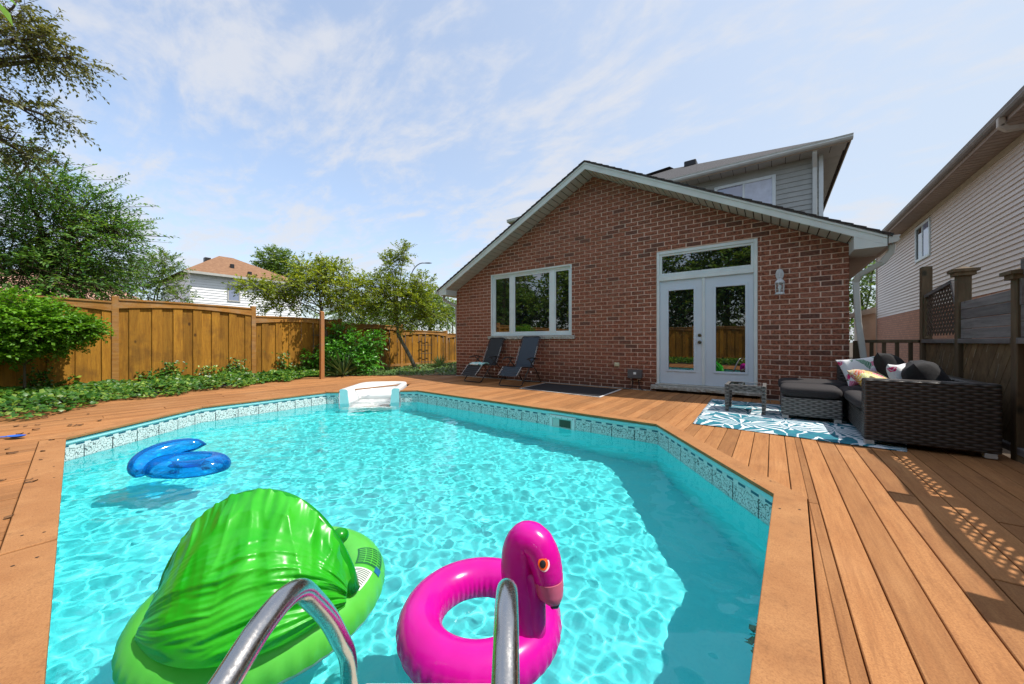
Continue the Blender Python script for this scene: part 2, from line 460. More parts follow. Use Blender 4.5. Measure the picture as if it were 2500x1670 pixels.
# pool
t = NT('liner'); v = t.pos('world'); n = t.noise(v, 2.2, 4, .6); n2_ = t.noise(v, 45, 3, .6)
c = t.mix(t.rng(n, .3, .7), (.085, .86, .90), (.12, .89, .92)); c = t.mix(t.rng(n2_, .5, .7, 0, .35), c, (.05, .80, .87))
t.set(c, .6, 0, .3)
t = NT('tile_band'); uv = t.pos('uv'); sx = t.new('ShaderNodeSeparateXYZ'); t.l.new(uv, sx.inputs[0]); u, w = sx.outputs[0], sx.outputs[1]
fr = t.math('FRACT', t.math('DIVIDE', u, .30)); tick = t.math('MULTIPLY', t.math('LESS_THAN', fr, .035), t.math('LESS_THAN', w, .165))
d1 = t.math('FRACT', t.math('DIVIDE', u, .15)); dash = t.math('MULTIPLY', t.math('LESS_THAN', d1, .58), t.math('MULTIPLY', t.math('GREATER_THAN', w, .176), t.math('LESS_THAN', w, .196)))
vo = t.new('ShaderNodeTexVoronoi', feature='DISTANCE_TO_EDGE'); t.l.new(t.pos('uv', (1, 1.2, 1)), vo.inputs['Vector']); vo.inputs['Scale'].default_value = 27
ns = t.noise(uv, 60, 3); scr = t.math('MULTIPLY', t.math('LESS_THAN', vo.outputs[0], t.rng(ns, .40, .68, .0, .10)), t.math('LESS_THAN', w, .168))
vo2 = t.new('ShaderNodeTexVoronoi'); t.l.new(uv, vo2.inputs['Vector']); vo2.inputs['Scale'].default_value = 34; spk = t.math('MULTIPLY', t.math('LESS_THAN', vo2.outputs[0], .2), t.math('LESS_THAN', w, .168))
c = t.mix(t.rng(t.noise(uv, 18, 3), .35, .65), (.60, .66, .66), (.72, .76, .76)); c = t.mix(scr, c, (.10, .13, .13)); c = t.mix(spk, c, (.06, .075, .08)); c = t.mix(tick, c, (.03, .04, .045)); c = t.mix(dash, c, (.015, .11, .17))
t.set(c, .4, 0, .4)
t = NT('coping_track'); t.set((.42, .74, .78), .3, 0, .5)
t = NT('water'); t.set((1, 1, 1), 0.0, 0, .5, Transmission_Weight=1.0, IOR=1.333)
plain('white_plastic', (.74, .76, .77), (.80, .82, .82), 2, .35, spec=.5)
plain('white_plastic_old', (.50, .58, .55), (.6, .66, .62), 6, .45)
plain('skimmer_dark', (.05, .07, .045), rough=.6)
plain('tread', (.60, .56, .45), (.68, .64, .52), 200, .6, bump=.5, bscale=150)
t = NT('steel'); n = t.noise(t.pos('world', (1, 1, 1)), 180, 3); t.set((.50, .48, .46), t.rng(n, .3, .7, .16, .30), 1.0)
# floats
def vinyl(name, c0, c1, rough=.28, bump=.0, bs=20):
    t = NT(name); v = t.pos('obj'); n = t.noise(v, 5, 3); t.set(t.mix(t.rng(n, .35, .65), c0, c1), rough, 0, .5)
    if bump: t.bump(t.noise(v, bs, 3, .5, .4), bump, .01)
    tr = t.new('ShaderNodeBsdfTranslucent'); tr.inputs[0].default_value = (*[min(1, q * 1.6) for q in c1], 1)
    mx = t.new('ShaderNodeMixShader'); mx.inputs[0].default_value = .22
    t.l.new(t.b.outputs[0], mx.inputs[1]); t.l.new(tr.outputs[0], mx.inputs[2]); t.l.new(mx.outputs[0], t.out.inputs[0])
vinyl('green_vinyl', (.095, .55, .05), (.14, .64, .085), .3)
vinyl('green_cloth', (.018, .41, .010), (.055, .53, .028), .3, .5, 7)
vinyl('green_dark_vinyl', (.004, .26, .006), (.01, .34, .012), .25)
vinyl('white_vinyl', (.62, .72, .64), (.7, .78, .7), .3)
vinyl('pink_vinyl', (.66, .004, .32), (.76, .008, .40), .22)
vinyl('pale_pink', (.72, .14, .27), (.8, .22, .34), .25)
plain('eye_orange', (.75, .09, .01), rough=.3); plain('black_paint', (.01, .01, .012), rough=.3); plain('eye_white', (.8, .55, .6), rough=.3)
t = NT('blue_vinyl'); t.n.remove(t.b)
lw = t.new('ShaderNodeLayerWeight'); lw.inputs[0].default_value = .35
tp = t.new('ShaderNodeBsdfTransparent'); tp.inputs[0].default_value = (.24, .68, 1.0, 1)
df = t.new('ShaderNodeBsdfDiffuse'); df.inputs[0].default_value = (.005, .27, .95, 1)
gl = t.new('ShaderNodeBsdfGlossy'); gl.inputs[1].default_value = .08
m1 = t.new('ShaderNodeMixShader'); t.l.new(t.rng(lw.outputs[1], 0, 1, .14, .62), m1.inputs[0]); t.l.new(tp.outputs[0], m1.inputs[1]); t.l.new(df.outputs[0], m1.inputs[2])
fz = t.new('ShaderNodeFresnel'); fz.inputs[0].default_value = 1.4
m2 = t.new('ShaderNodeMixShader'); t.l.new(fz.outputs[0], m2.inputs[0]); t.l.new(m1.outputs[0], m2.inputs[1]); t.l.new(gl.outputs[0], m2.inputs[2]); t.l.new(m2.outputs[0], t.out.inputs[0])
plain('print_dark', (.01, .12, .03), rough=.4); plain('print_blue', (.01, .12, .25), rough=.4); plain('print_white', (.62, .68, .62), rough=.4); plain('print_line', (.06, .08, .06), rough=.4)
plain('toy_blue', (.02, .10, .52), (.03, .14, .6), rough=.35)
# furniture
def wicker(name, c0, c1, dark):
    t = NT(name); p = t.pos('obj'); sx = t.new('ShaderNodeSeparateXYZ'); t.l.new(p, sx.inputs[0]); cb = t.new('ShaderNodeCombineXYZ')
    t.l.new(t.math('ADD', sx.outputs[0], sx.outputs[1]), cb.inputs[0]); t.l.new(sx.outputs[2], cb.inputs[1])
    uu = t.math('ADD', sx.outputs[0], sx.outputs[1]); row = t.math('FLOOR', t.math('DIVIDE', sx.outputs[2], .0245))
    vv = t.math('FRACT', t.math('DIVIDE', sx.outputs[2], .0245)); arch = t.math('SUBTRACT', 1.0, t.math('POWER', t.math('ABSOLUTE', t.math('SUBTRACT', t.math('MULTIPLY', vv, 2), 1)), 3.0))
    wob = t.math('MULTIPLY', t.noise(p, 9, 2), 1.6)
    over = t.rng(t.math('SINE', t.math('ADD', t.math('ADD', t.math('MULTIPLY', uu, 2 * math.pi / .105), t.math('MULTIPLY', row, math.pi)), wob)), -1, 1, 0, 1)
    h = t.math('MULTIPLY', t.math('ADD', t.math('MULTIPLY', over, .75), .25), arch)
    nz = t.rng(t.noise(p, 14, 3), .3, .7, 0, 1)
    t.set(t.mix(t.rng(h, .10, .65, 0, 1, True), dark, t.mix(nz, c0, c1)), .4, 0, .5); t.bump(h, .9, .008)  # recesses between woven strands darkened in the colour to read as shade
wicker('wicker_dark', (.060, .052, .048), (.085, .074, .068), (.012, .010, .009))
wicker('wicker_grey', (.16, .155, .15), (.22, .21, .20), (.035, .033, .03))
plain('cushion_dark', (.026, .023, .025), (.038, .034, .036), 60, .85, bump=.25, bscale=300)
plain('cushion_black', (.012, .012, .014), (.020, .020, .023), 60, .85, bump=.3, bscale=8, bdist=.02)
def floral(name, stops, seed):
    t = NT(name); p = t.pos('obj', (1, 1, 1), (0, 0, .3), (seed, seed * .7, 0)); n = t.new('ShaderNodeTexNoise'); t.l.new(p, n.inputs['Vector']); n.inputs['Scale'].default_value = 7; n.inputs['Detail'].default_value = 4
    ad = t.mix(.10, p, n.outputs['Color'], 'ADD'); vo = t.new('ShaderNodeTexVoronoi'); t.l.new(ad, vo.inputs['Vector']); vo.inputs['Scale'].default_value = 13
    sx = t.new('ShaderNodeSeparateXYZ'); t.l.new(vo.outputs['Color'], sx.inputs[0]); c = t.ramp(sx.outputs[0], stops, 'CONSTANT')
    wv = t.new('ShaderNodeTexWave'); t.l.new(ad, wv.inputs['Vector']); wv.inputs['Scale'].default_value = 20; wv.inputs['Distortion'].default_value = 6
    c = t.mix(t.rng(wv.outputs[1], .72, .8, 0, .6), c, (.72, .74, .74)); t.set(c, .8)
floral('floral_white', [(0, (.76, .76, .77)), (.42, (.72, .12, .27)), (.5, (.78, .74, .75)), (.62, (.05, .20, .11)), (.72, (.70, .53, .68)), (.82, (.10, .36, .40)), (.9, (.65, .02, .15))], .3)
floral('floral_orange', [(0, (.75, .55, .28)), (.25, (.70, .16, .07)), (.4, (.75, .42, .05)), (.55, (.62, .62, .22)), (.68, (.62, .10, .16)), (.8, (.10, .26, .06)), (.9, (.78, .66, .5))], 1.1)
t = NT('rug'); p = t.pos('obj'); n = t.new('ShaderNodeTexNoise'); t.l.new(p, n.inputs['Vector']); n.inputs['Scale'].default_value = 1.7; n.inputs['Detail'].default_value = 2
vo = t.new('ShaderNodeTexVoronoi'); t.l.new(t.mix(.18, p, n.outputs['Color'], 'ADD'), vo.inputs['Vector']); vo.inputs['Scale'].default_value = 2.3; sx = t.new('ShaderNodeSeparateXYZ'); t.l.new(vo.outputs['Color'], sx.inputs[0])
df_ = t.new('ShaderNodeVectorMath', operation='SUBTRACT'); t.l.new(t.mix(.18, p, n.outputs['Color'], 'ADD'), df_.inputs[0]); t.l.new(vo.outputs['Position'], df_.inputs[1]); s2 = t.new('ShaderNodeSeparateXYZ'); t.l.new(df_.outputs[0], s2.inputs[0])
ang = t.math('ARCTAN2', t.math('ADD', s2.outputs[1], .11), t.math('ADD', s2.outputs[0], t.math('MULTIPLY', t.math('SUBTRACT', sx.outputs[0], .5), .3)))
fr_ = t.math('SINE', t.math('ADD', t.math('MULTIPLY', ang, 13.0), t.math('MULTIPLY', t.noise(p, 5, 2), 5.0)))
f = t.math('GREATER_THAN', t.math('ADD', fr_, t.math('MULTIPLY', t.math('SUBTRACT', sx.outputs[1], .5), 1.7)), .12)
nn = t.noise(p, 14, 3); blue = t.mix(t.rng(nn, .4, .6), (.010, .13, .21), (.012, .20, .25))
t.set(t.mix(f, blue, (.66, .71, .75)), .75); t.bump(t.noise(p, 260, 2), .3, .002)
plain('mat_black', (.018, .017, .019), (.028, .027, .03), 120, .85); plain('mat_border', (.55, .53, .52), rough=.7)
plain('sling_dark', (.026, .028, .031), (.042, .045, .05), 90, .8, bump=.3, bscale=200); plain('sling_blue', (.038, .052, .072), (.062, .080, .105), 90, .8, bump=.3, bscale=200)
plain('chair_frame', (.030, .027, .026), rough=.35); plain('cord_white', (.7, .7, .7), rough=.7)
floral('towel', [(0, (.30, .70, .66)), (.35, (.72, .80, .78)), (.55, (.03, .24, .26)), (.7, (.24, .62, .58))], 2.0)
t = NT('smoked_glass'); t.set((.012, .013, .016), .03, 0, .5, IOR=1.9)
plain('tag_white', (.75, .78, .8), rough=.6); plain('foot_plastic', (.42, .40, .38), rough=.5)
plain('clump_green', (.01, .17, .075), (.03, .26, .13), 30, .6)
plain('lamp_metal', (.62, .65, .66), rough=.4)
plain('pink_flower', (.6, .22, .3), rough=.6)

# ================================================================== ground, deck, pool
def sheet(name, quads, mat, z):
    mb = MB()
    for (x0, x1, y0, y1) in quads: mb.add([(x0, y0, z), (x1, y0, z), (x1, y1, z), (x0, y1, z)], [(0, 1, 2, 3)])
    return struct(mesh_obj(name, mb, mat))
GZ = -0.14
sheet('ground', [(-900, -8.3, -900, 900), (.5, 900, -900, 900), (-8.3, .5, -900, -.35), (-8.3, .5, 5.9, 900)], 'soil', GZ)
sheet('road', [(-34, -24, -300, 300)], 'asphalt', GZ + .008)
sheet('lawn', [(-60, -34.02, -60, 300), (-23.98, -11.9, -60, 300)], 'grass_ground', GZ + .004)

OCT = [Vector(p) for p in ((-.06, 1.02), (.01, 2.90), (-1.145, 4.53), (-5.93, 4.80), (-7.2, 3.58), (-7.08, 1.64), (-5.9, .27), (-1.42, .02))]   # inner edge of the coping
def offset(poly, d):
    n = len(poly); out = []
    for i in range(n):
        a, b, c = poly[i - 1], poly[i], poly[(i + 1) % n]
        e1 = (b - a).normalized(); e2 = (c - b).normalized()
        n1_ = Vector((e1.y, -e1.x)); n2_ = Vector((e2.y, -e2.x))
        m = (n1_ + n2_).normalized(); out.append(b + m * (d / max(.2, m.dot(n1_))))
    return out
TRAP = [Vector(p) for p in ((-6.99, 3.66), (-6.11, 4.52), (-7.10, 5.60), (-7.97, 4.86))]      # cut-out for the moulded steps
H1 = offset(OCT, .172)
def cross(poly, x):
    ys = []; x += 1.3e-6
    n = len(poly)
    for i in range(n):
        a, b = poly[i], poly[(i + 1) % n]
        if (a.x - x) * (b.x - x) < 0: ys.append(a.y + (b.y - a.y) * (x - a.x) / (b.x - a.x))
    return (min(ys), max(ys)) if len(ys) >= 2 else None
def lin(pts, x):
    if x <= pts[0][0]: return pts[0][1]
    for (a, b), (c, d) in zip(pts, pts[1:]):
        if x <= c: return b + (d - b) * (x - a) / (c - a)
    return pts[-1][1]
NEAR = [(-10.9, 4.9), (-10.0, 2.6), (-9.2, .5), (-8.1, -.6), (-7.0, -1.8), (-6.2, -2.2), (1.7, -2.2)]
FAR = [(-10.9, 5.1), (-10.6, 5.25), (-8.75, 6.85), (-7.75, 7.6), (.95, 7.61), (.99, 7.9), (1.7, 7.9)]
def intervals(x):
    iv = [i for i in (cross(H1, x), cross(TRAP, x)) if i]
    iv.sort()
    if len(iv) == 2 and iv[1][0] <= iv[0][1] + .02: iv = [(iv[0][0], max(iv[0][1], iv[1][1]))]
    segs = []; y = lin(NEAR, x)
    for a, b in iv:
        segs.append((y, a)); y = b
    segs.append((y, lin(FAR, x)))
    return segs
deck = None
under = MB(); boards = []
breaks = sorted([p.x for p in H1 + TRAP] + [p[0] for p in NEAR + FAR])
PITCH, GAP = .130, .0055
x = .232 - PITCH * 86
k = 0
while x < 1.66:
    x0, x1 = x, min(x + PITCH, 1.70); x += PITCH; k += 1
    cuts = [x0] + [b for b in breaks if x0 + .004 < b < x1 - .004] + [x1]
    runs = []; cur = [cuts[0]]
    for a, b in zip(cuts, cuts[1:]):
        na, nb_ = len(intervals(a + .001)), len(intervals(b - .001))
        cur.append(b)
        if b < x1 and len(intervals(b + .001)) != nb_:
            runs.append(cur); cur = [b]
    runs.append(cur)
    for rn in runs:
        xa, xb = rn[0] + (GAP / 2 if rn[0] == x0 else 0), rn[-1] - (GAP / 2 if rn[-1] == x1 else 0)
        if xb - xa < .012: continue
        xs = [xa] + [q for q in rn[1:-1]] + [xb]
        iv = [intervals(min(max(q, xa + .0005), xb - .0005)) for q in xs]
        ns_ = min(len(i) for i in iv)
        for s in range(ns_):
            lo = [i[s][0] for i in iv]; hi = [i[s][1] for i in iv]
            if max(h - l for h, l in zip(hi, lo)) < .05: continue
            uz = -.034 - .003 * (k % 2); ux = [xs[0] - .012] + xs[1:-1] + [xs[-1] + .012]
            under.add([(q, l, uz) for q, l in zip(ux, lo)] + [(q, h, uz) for q, h in zip(ux[::-1], hi[::-1])], [tuple(range(2 * len(xs)))])
            mx_, my_ = (xs[0] + xs[-1]) / 2, (sum(lo) + sum(hi)) / (2 * len(lo)); ci_ = cross(TRAP, mx_)
            if ci_ and ci_[0] < my_ < ci_[1]: continue
            L = sum(hi) / len(hi) - sum(lo) / len(lo); pieces = [(lo, hi)]
            if L > 3.2:
                f = random.uniform(.3, .7); mid = sum(lo) / len(lo) + L * f
                pieces = [(lo, [mid - .003] * len(xs)), ([mid + .003] * len(xs), hi)]
            for (l_, h_) in pieces: boards.append((xs, l_, h_))
under.box(.27, 1.7, -2.2, 7.88, -.075, -.06); under.box(-5.8, .26, 5.05, 7.6, -.075, -.06); under.box(-7.9, 1.7, -2.2, -.02, -.075, -.06) if False else None
_a, _b = offset(OCT, .034), offset(OCT, .26)
for i in range(8):
    if i != 3: under.add([(p.x, p.y, -.037) for p in (_a[i], _a[(i + 1) % 8], _b[(i + 1) % 8], _b[i])], [(0, 3, 2, 1)])
deck = struct(mesh_obj('deck', under, 'under_deck'))
for xs, lo, hi in boards:
    zt = random.uniform(-.002, .002); tl = random.uniform(-.0025, .0025)
    low = [Vector((q, l, zt)) for q, l in zip(xs, lo)]; high = [Vector((q, h, zt + tl)) for q, h in zip(xs, hi)]
    poly = low + high[::-1]
    mb = MB().prism([p - Vector((0, 0, .026)) for p in poly], (0, 0, .026))
    mesh_obj('deck_board', mb, 'deck_board', deck, bevel=.003)

# coping boards round the pool
OUT = offset(OCT, .165); INN = offset(OCT, -.004)
skip_edge = 3
for i in range(8):
    a, b, ao, bo = INN[i], INN[(i + 1) % 8], OUT[i], OUT[(i + 1) % 8]
    L = (b - a).length; nseg = max(1, round(L / 1.55))
    rngs = [(s / nseg, (s + 1) / nseg) for s in range(nseg)]
    if i == skip_edge: rngs = [(0, .19), (.86, 1)]
    for (f0, f1) in rngs:
        g = .0016 / L
        p = [a.lerp(b, f0 + g), a.lerp(b, f1 - g), ao.lerp(bo, f1 - g), ao.lerp(bo, f0 + g)]
        z0 = .006 + random.uniform(-.001, .004); lift = random.uniform(0, .006)
        mb = MB().hexa([(q.x, q.y, z0 - .028 + (lift if j in (1, 2) else 0)) for j, q in enumerate(p)] + [(q.x, q.y, z0 + (lift if j in (1, 2) else 0)) for j, q in enumerate(p)])
        cb = mesh_obj('coping_board', mb, 'coping_board', deck, bevel=.004, seg=2)
        for q in range(2):
            for f in ((.12, .88) if (f1 - f0) * L > .6 else (.5,)):
                c = p[0].lerp(p[1], f + random.uniform(-.03, .03)).lerp(p[3].lerp(p[2], f), (.25, .75)[q] + random.uniform(-.08, .08))
                zz_ = z0 + lift * f + .0012
                mesh_obj('screw_hole', MB().add([(c.x + .0065 * math.cos(k_), c.y + .0065 * math.sin(k_), zz_) for k_ in np.linspace(0, 2 * math.pi, 8, endpoint=False)], [tuple(range(8))]), 'screw', cb)
# warped, lifted board ends along the far side
# pool shell
WALL = offset(OCT, .03); BOT = -1.15
mb = MB(); floor_ = MB()
for i in range(8):
    a, b = WALL[i], WALL[(i + 1) % 8]
    if i == skip_edge:
        m0, m1 = a.lerp(b, .19), a.lerp(b, .86)
        for p, q, zt in ((a, m0, -.008), (m1, b, -.008), (m0, m1, -.80)):
            mb.add([(p.x, p.y, BOT), (q.x, q.y, BOT), (q.x, q.y, zt), (p.x, p.y, zt)], [(0, 1, 2, 3)])
    else:
        mb.add([(a.x, a.y, BOT), (b.x, b.y, BOT), (b.x, b.y, -.008), (a.x, a.y, -.008)], [(0, 1, 2, 3)])
mb.add([(p.x, p.y, BOT) for p in WALL], [tuple(range(8))])
pool = struct(mesh_obj('pool', mb, 'liner'))
pool.cycles.is_caustics_receiver = True
per = 0.0
for i in range(8):
    BANDP = offset(OCT, .026); TRK = offset(OCT, .012)
    a, b = BANDP[i], BANDP[(i + 1) % 8]; L = (b - a).length
    parts_ = [(0, 1)] if i != skip_edge else [(0, .19), (.86, 1)]
    for f0, f1 in parts_:
        p, q = a.lerp(b, f0), a.lerp(b, f1)
        o = mesh_obj('tile_band', MB().add([(p.x, p.y, -.275), (q.x, q.y, -.275), (q.x, q.y, -.066), (p.x, p.y, -.066)], [(0, 1, 2, 3)]), 'tile_band', pool)
        uv = o.data.uv_layers.new(name='UVMap')
        for lp, c in zip(uv.data, ((per + f0 * L, 0), (per + f1 * L, 0), (per + f1 * L, .209), (per + f0 * L, .209))): lp.uv = c
        o.cycles.is_caustics_receiver = True
        t0, t1 = TRK[i].lerp(TRK[(i + 1) % 8], f0), TRK[i].lerp(TRK[(i + 1) % 8], f1)
        w0, w1 = WALL[i].lerp(WALL[(i + 1) % 8], f0), WALL[i].lerp(WALL[(i + 1) % 8], f1)
        mesh_obj('coping_track', MB().hexa([(t0.x, t0.y, -.064), (t1.x, t1.y, -.064), (w1.x, w1.y, -.064), (w0.x, w0.y, -.064), (t0.x, t0.y, -.026), (t1.x, t1.y, -.026), (w1.x, w1.y, -.022), (w0.x, w0.y, -.022)]), 'coping_track', pool, bevel=.006, seg=2)
    per += L
# skimmer mouth on the far wall
def on_edge(i, s, z, off=0.0):
    a, b = BANDP[i], BANDP[(i + 1) % 8]; d = (b - a).normalized(); n_ = Vector((-d.y, d.x))
    p = a + d * s + n_ * off
    return Vector((p.x, p.y, z))
L2 = (BANDP[3] - BANDP[2]).length
def edge_box(mb, i, s0, s1, z0, z1, o0, o1):
    return mb.hexa([on_edge(i, s0, z0, o0), on_edge(i, s1, z0, o0), on_edge(i, s1, z0, o1), on_edge(i, s0, z0, o1), on_edge(i, s0, z1, o0), on_edge(i, s1, z1, o0), on_edge(i, s1, z1, o1), on_edge(i, s0, z1, o1)])
SK = 1.34
mb = MB(); edge_box(mb, 2, SK - .21, SK - .165, -.30, -.075, .002, .018); edge_box(mb, 2, SK + .165, SK + .21, -.30, -.075, .002, .018); edge_box(mb, 2, SK - .165, SK + .165, -.115, -.075, .002, .018); edge_box(mb, 2, SK - .165, SK + .165, -.30, -.262, .002, .018)
skm = mesh_obj('skimmer', mb, 'white_plastic', pool, bevel=.003)
mesh_obj('weir_flap', edge_box(MB(), 2, SK - .163, SK + .163, -.26, -.117, .0005, .003), 'white_plastic_old', skm)
mesh_obj('shade_plate', edge_box(MB(), 2, SK - .14, SK + .05, -.235, -.13, .003, .005), 'skimmer_dark', skm)  # dark plate on the flap, its colour standing in for the shaded hole
for s in (-.183, -.1, 0, .1, .183):
    mesh_obj('screw', edge_box(MB(), 2, SK + s - .005, SK + s + .005, -.107, -.097, .016, .019), 'screw', skm)
# water: rippled sheet, true refraction
WZ = -.235
def build_water():
    step = .0165
    xs = np.arange(-8.15, .12, step); ys = np.arange(-.08, 5.8, step)
    X, Y = np.meshgrid(xs, ys)
    def inside(poly):
        m = np.ones_like(X, bool); n = len(poly)
        for i in range(n):
            a, b = poly[i], poly[(i + 1) % n]
            m &= ((b.x - a.x) * (Y - a.y) - (b.y - a.y) * (X - a.x)) >= 0
        return m
    M = inside(offset(OCT, .045)) | inside(offset(TRAP, -.06))
    AMP = .00095; Z = np.zeros_like(X); r = np.random.default_rng(5)
    for i in range(80):
        lam = .058 * 2 ** (r.random() * 2.7); th = r.normal(2.2, 1.1); kk = 2 * math.pi / lam
        ph = r.random() * 6.28
        wob = .25 * lam * np.sin((X * r.normal() + Y * r.normal()) * 2.1 / (lam + .25) * .5 + ph)
        Z += AMP * lam ** .95 * np.sin(kk * (X * math.cos(th) + Y * math.sin(th) + wob) + ph)
    # calmer near the shaded far end, livelier near the ladder
    Z = Z * (0.8 + .35 * np.exp(-((X + 2.2) ** 2 + (Y - 1) ** 2) / 6)) + WZ
    idx = -np.ones(X.shape, int); idx[M] = np.arange(M.sum())
    V = np.stack([X[M], Y[M], Z[M]], -1)
    a, b, c, d = idx[:-1, :-1], idx[:-1, 1:], idx[1:, 1:], idx[1:, :-1]
    ok = (a >= 0) & (b >= 0) & (c >= 0) & (d >= 0)
    F = np.concatenate([np.stack([a[ok], b[ok], c[ok]], -1), np.stack([a[ok], c[ok], d[ok]], -1)])
    o = np_mesh('water', V, F, 'water', smooth=True)
    o.cycles.is_caustics_caster = True
    return struct(o)
build_water()

# moulded corner steps
def pool_steps():
    A, D, C, B = [Vector(p) for p in ((-7.01, 3.76), (-6.18, 4.56), (-7.14, 5.54), (-7.90, 4.84))]
    th = thing('pool_steps', 'white moulded plastic corner steps sunk into the deck at the pool edge', 'pool steps', (-7.1, 4.7, 0))
    path = [A, B, C, D]
    inner = []
    for i, p in enumerate(path):
        if i in (0, 3):
            e = (path[1] - A if i == 0 else path[2] - D).normalized(); q = (D - A).normalized() * (1 if i == 0 else -1)
            inner.append(p + q * .15)
        else:
            cen = (A + B + C + D) / 4; inner.append(p + (cen - p).normalized() * .19)
    # rounded rim running in a U
    def rr(pts, z): return [Vector((p.x, p.y, z)) for p in pts]
    def smooth_path(pts, n=6):
        out = [pts[0]]
        for i in (1, 2):
            p0, p1, p2 = pts[i - 1], pts[i], pts[i + 1]; a = p1.lerp(p0, .28); b = p1.lerp(p2, .28)
            out += [a.lerp(p1, s / n).lerp(p1.lerp(b, s / n), s / n) for s in range(n + 1)]
        return out + [pts[3]]
    po, pi = smooth_path(path), smooth_path(inner)
    n = len(po)
    prof = [(0, -.02), (-.02, .035), (.1, .052), (.55, .052), (.85, .045), (1.0, .02), (1.06, -.10), (1.10, -.105), (1.16, -.24), (1.3, -.42), (1.32, -.62)]
    mb = MB(); vs_ = []
    for i in range(n):
        for (f, z) in prof:
            p = po[i].lerp(pi[i], f); vs_.append((p.x, p.y, z))
    m = len(prof)
    mb.add(vs_, [(i * m + j, (i + 1) * m + j, (i + 1) * m + j + 1, i * m + j + 1) for i in range(n - 1) for j in range(m - 1)])
    mesh_obj('shell', mb, 'white_plastic', th, smooth=True)
    for (o_, i_, nm) in ((po[0], pi[0], 'cheek'), (po[-1], pi[-1], 'cheek')):
        pts = []
        for (f, z) in prof: p = o_.lerp(i_, f); pts.append(Vector((p.x, p.y, z)))
        base = [Vector((o_.lerp(i_, 1.32).x, o_.lerp(i_, 1.32).y, -.9)), Vector((o_.x, o_.y, -.9))]
        nrm = Vector((.82, -.57, 0)).normalized() * .012
        mesh_obj(nm, MB().prism([p + nrm for p in (pts + base)], nrm * .8), 'coping_track', th)
    # treads
    ci = [pi[k_] for k_ in range(n)]
    for (f0, f1, z) in ((0.0, .42, -.17), (.40, .72, -.42), (.70, 1.05, -.66)):
        q = []
        for f in (f0, f1):
            l = inner[1].lerp(inner[0], f); r = inner[2].lerp(inner[3], f); ex = (r - l).normalized() * .10
            q += [(l - ex), (r + ex)]
        mb = MB().hexa([(p.x, p.y, -.9) for p in (q[0], q[1], q[3], q[2])] + [(p.x, p.y, z) for p in (q[0], q[1], q[3], q[2])])
        o = mesh_obj('step', mb, 'white_plastic', th, bevel=.025, seg=3); o.cycles.is_caustics_receiver = True
pool_steps()

# ================================================================== the brick house
YW = 7.65
XL, XR, XP = -7.62, .97, -3.30
SLOPE = .52
def zroof(x): return 4.93 - SLOPE * abs(x - XP)
house = thing('brick_house', 'red brick gable end house with a grey sided upper storey behind the pool deck', 'house', (-3.3, YW, 0))
OPEN = [(-6.30, -3.83, 1.16, 2.85), (-1.92, -.21, .0, 2.84)]
WT = .172                                   # rake board depth below the roof surface
def wall_top(x): return zroof(x) - WT
mb = MB(); Ym = YW + .009
xs = sorted([XL, XR, XP] + [o[0] for o in OPEN] + [o[1] for o in OPEN])
for a, b in zip(xs, xs[1:]):
    cutz = [(o[2], o[3]) for o in OPEN if o[0] <= a + 1e-6 and b <= o[1] + 1e-6]
    if cutz:
        z0, z1 = cutz[0]
        if z0 > -.1: mb.add([(a, Ym, -.2), (b, Ym, -.2), (b, Ym, z0), (a, Ym, z0)], [(0, 1, 2, 3)])
        mb.add([(a, Ym, z1), (b, Ym, z1), (b, Ym, wall_top(b)), (a, Ym, wall_top(a))], [(0, 1, 2, 3)])
    else:
        mb.add([(a, Ym, -.2), (b, Ym, -.2), (b, Ym, wall_top(b)), (a, Ym, wall_top(a))], [(0, 1, 2, 3)])
# reveals and side walls
for (a, b, z0, z1) in OPEN:
    mb.box(a - .001, a, YW, YW + .14, z0, z1); mb.box(b, b + .001, YW, YW + .14, z0, z1); mb.box(a, b, YW, YW + .14, z1, z1 + .001)
mb.add([(XL, Ym, -.2), (XL, 11.3, -.2), (XL, 11.3, wall_top(XL)), (XL, Ym, wall_top(XL))], [(0, 1, 2, 3)])
mb.add([(XR, Ym, -.2), (XR, 11.3, -.2), (XR, 11.3, wall_top(XR)), (XR, Ym, wall_top(XR))], [(3, 2, 1, 0)])
gw = mesh_obj('gable_wall', mb, 'mortar', house)
# bricks
BL_, BH, MJ, VJ = .2480, .0730, .0134, .0185
def clip(poly, f):
    out = []
    for i in range(len(poly)):
        p, q = poly[i - 1], poly[i]; fp, fq = f(p), f(q)
        if (fp >= 0) != (fq >= 0):
            s = fp / (fp - fq); out.append((p[0] + (q[0] - p[0]) * s, p[1] + (q[1] - p[1]) * s))
        if fq >= 0: out.append(q)
    return out
bricks = []
course = 0; z = .008
while z < 4.75:
    z1 = z + BH; x = XL - (.1334 if course % 2 else 0)
    while x < XR:
        ivs = [(max(x, XL), min(x + BL_, XR))]
        for (a, b, o0, o1) in OPEN:
            if z1 > o0 + .02 and z < o1 - .02:
                nv = []
                for p, q in ivs:
                    if q <= a or p >= b: nv.append((p, q))
                    else:
                        if p < a: nv.append((p, a - .004))
                        if q > b: nv.append((b + .004, q))
                ivs = nv
        for p, q in ivs:
            if q - p < .012: continue
            poly = [(p, z), (q, z), (q, z1), (p, z1)]
            poly = clip(poly, lambda t_: 4.93 - WT - .004 - SLOPE * (t_[0] - XP) - t_[1])
            if len(poly) > 2: poly = clip(poly, lambda t_: 4.93 - WT - .004 + SLOPE * (t_[0] - XP) - t_[1])
            if len(poly) > 2: bricks.append(poly)
        x += BL_ + VJ
    z += BH + MJ; course += 1
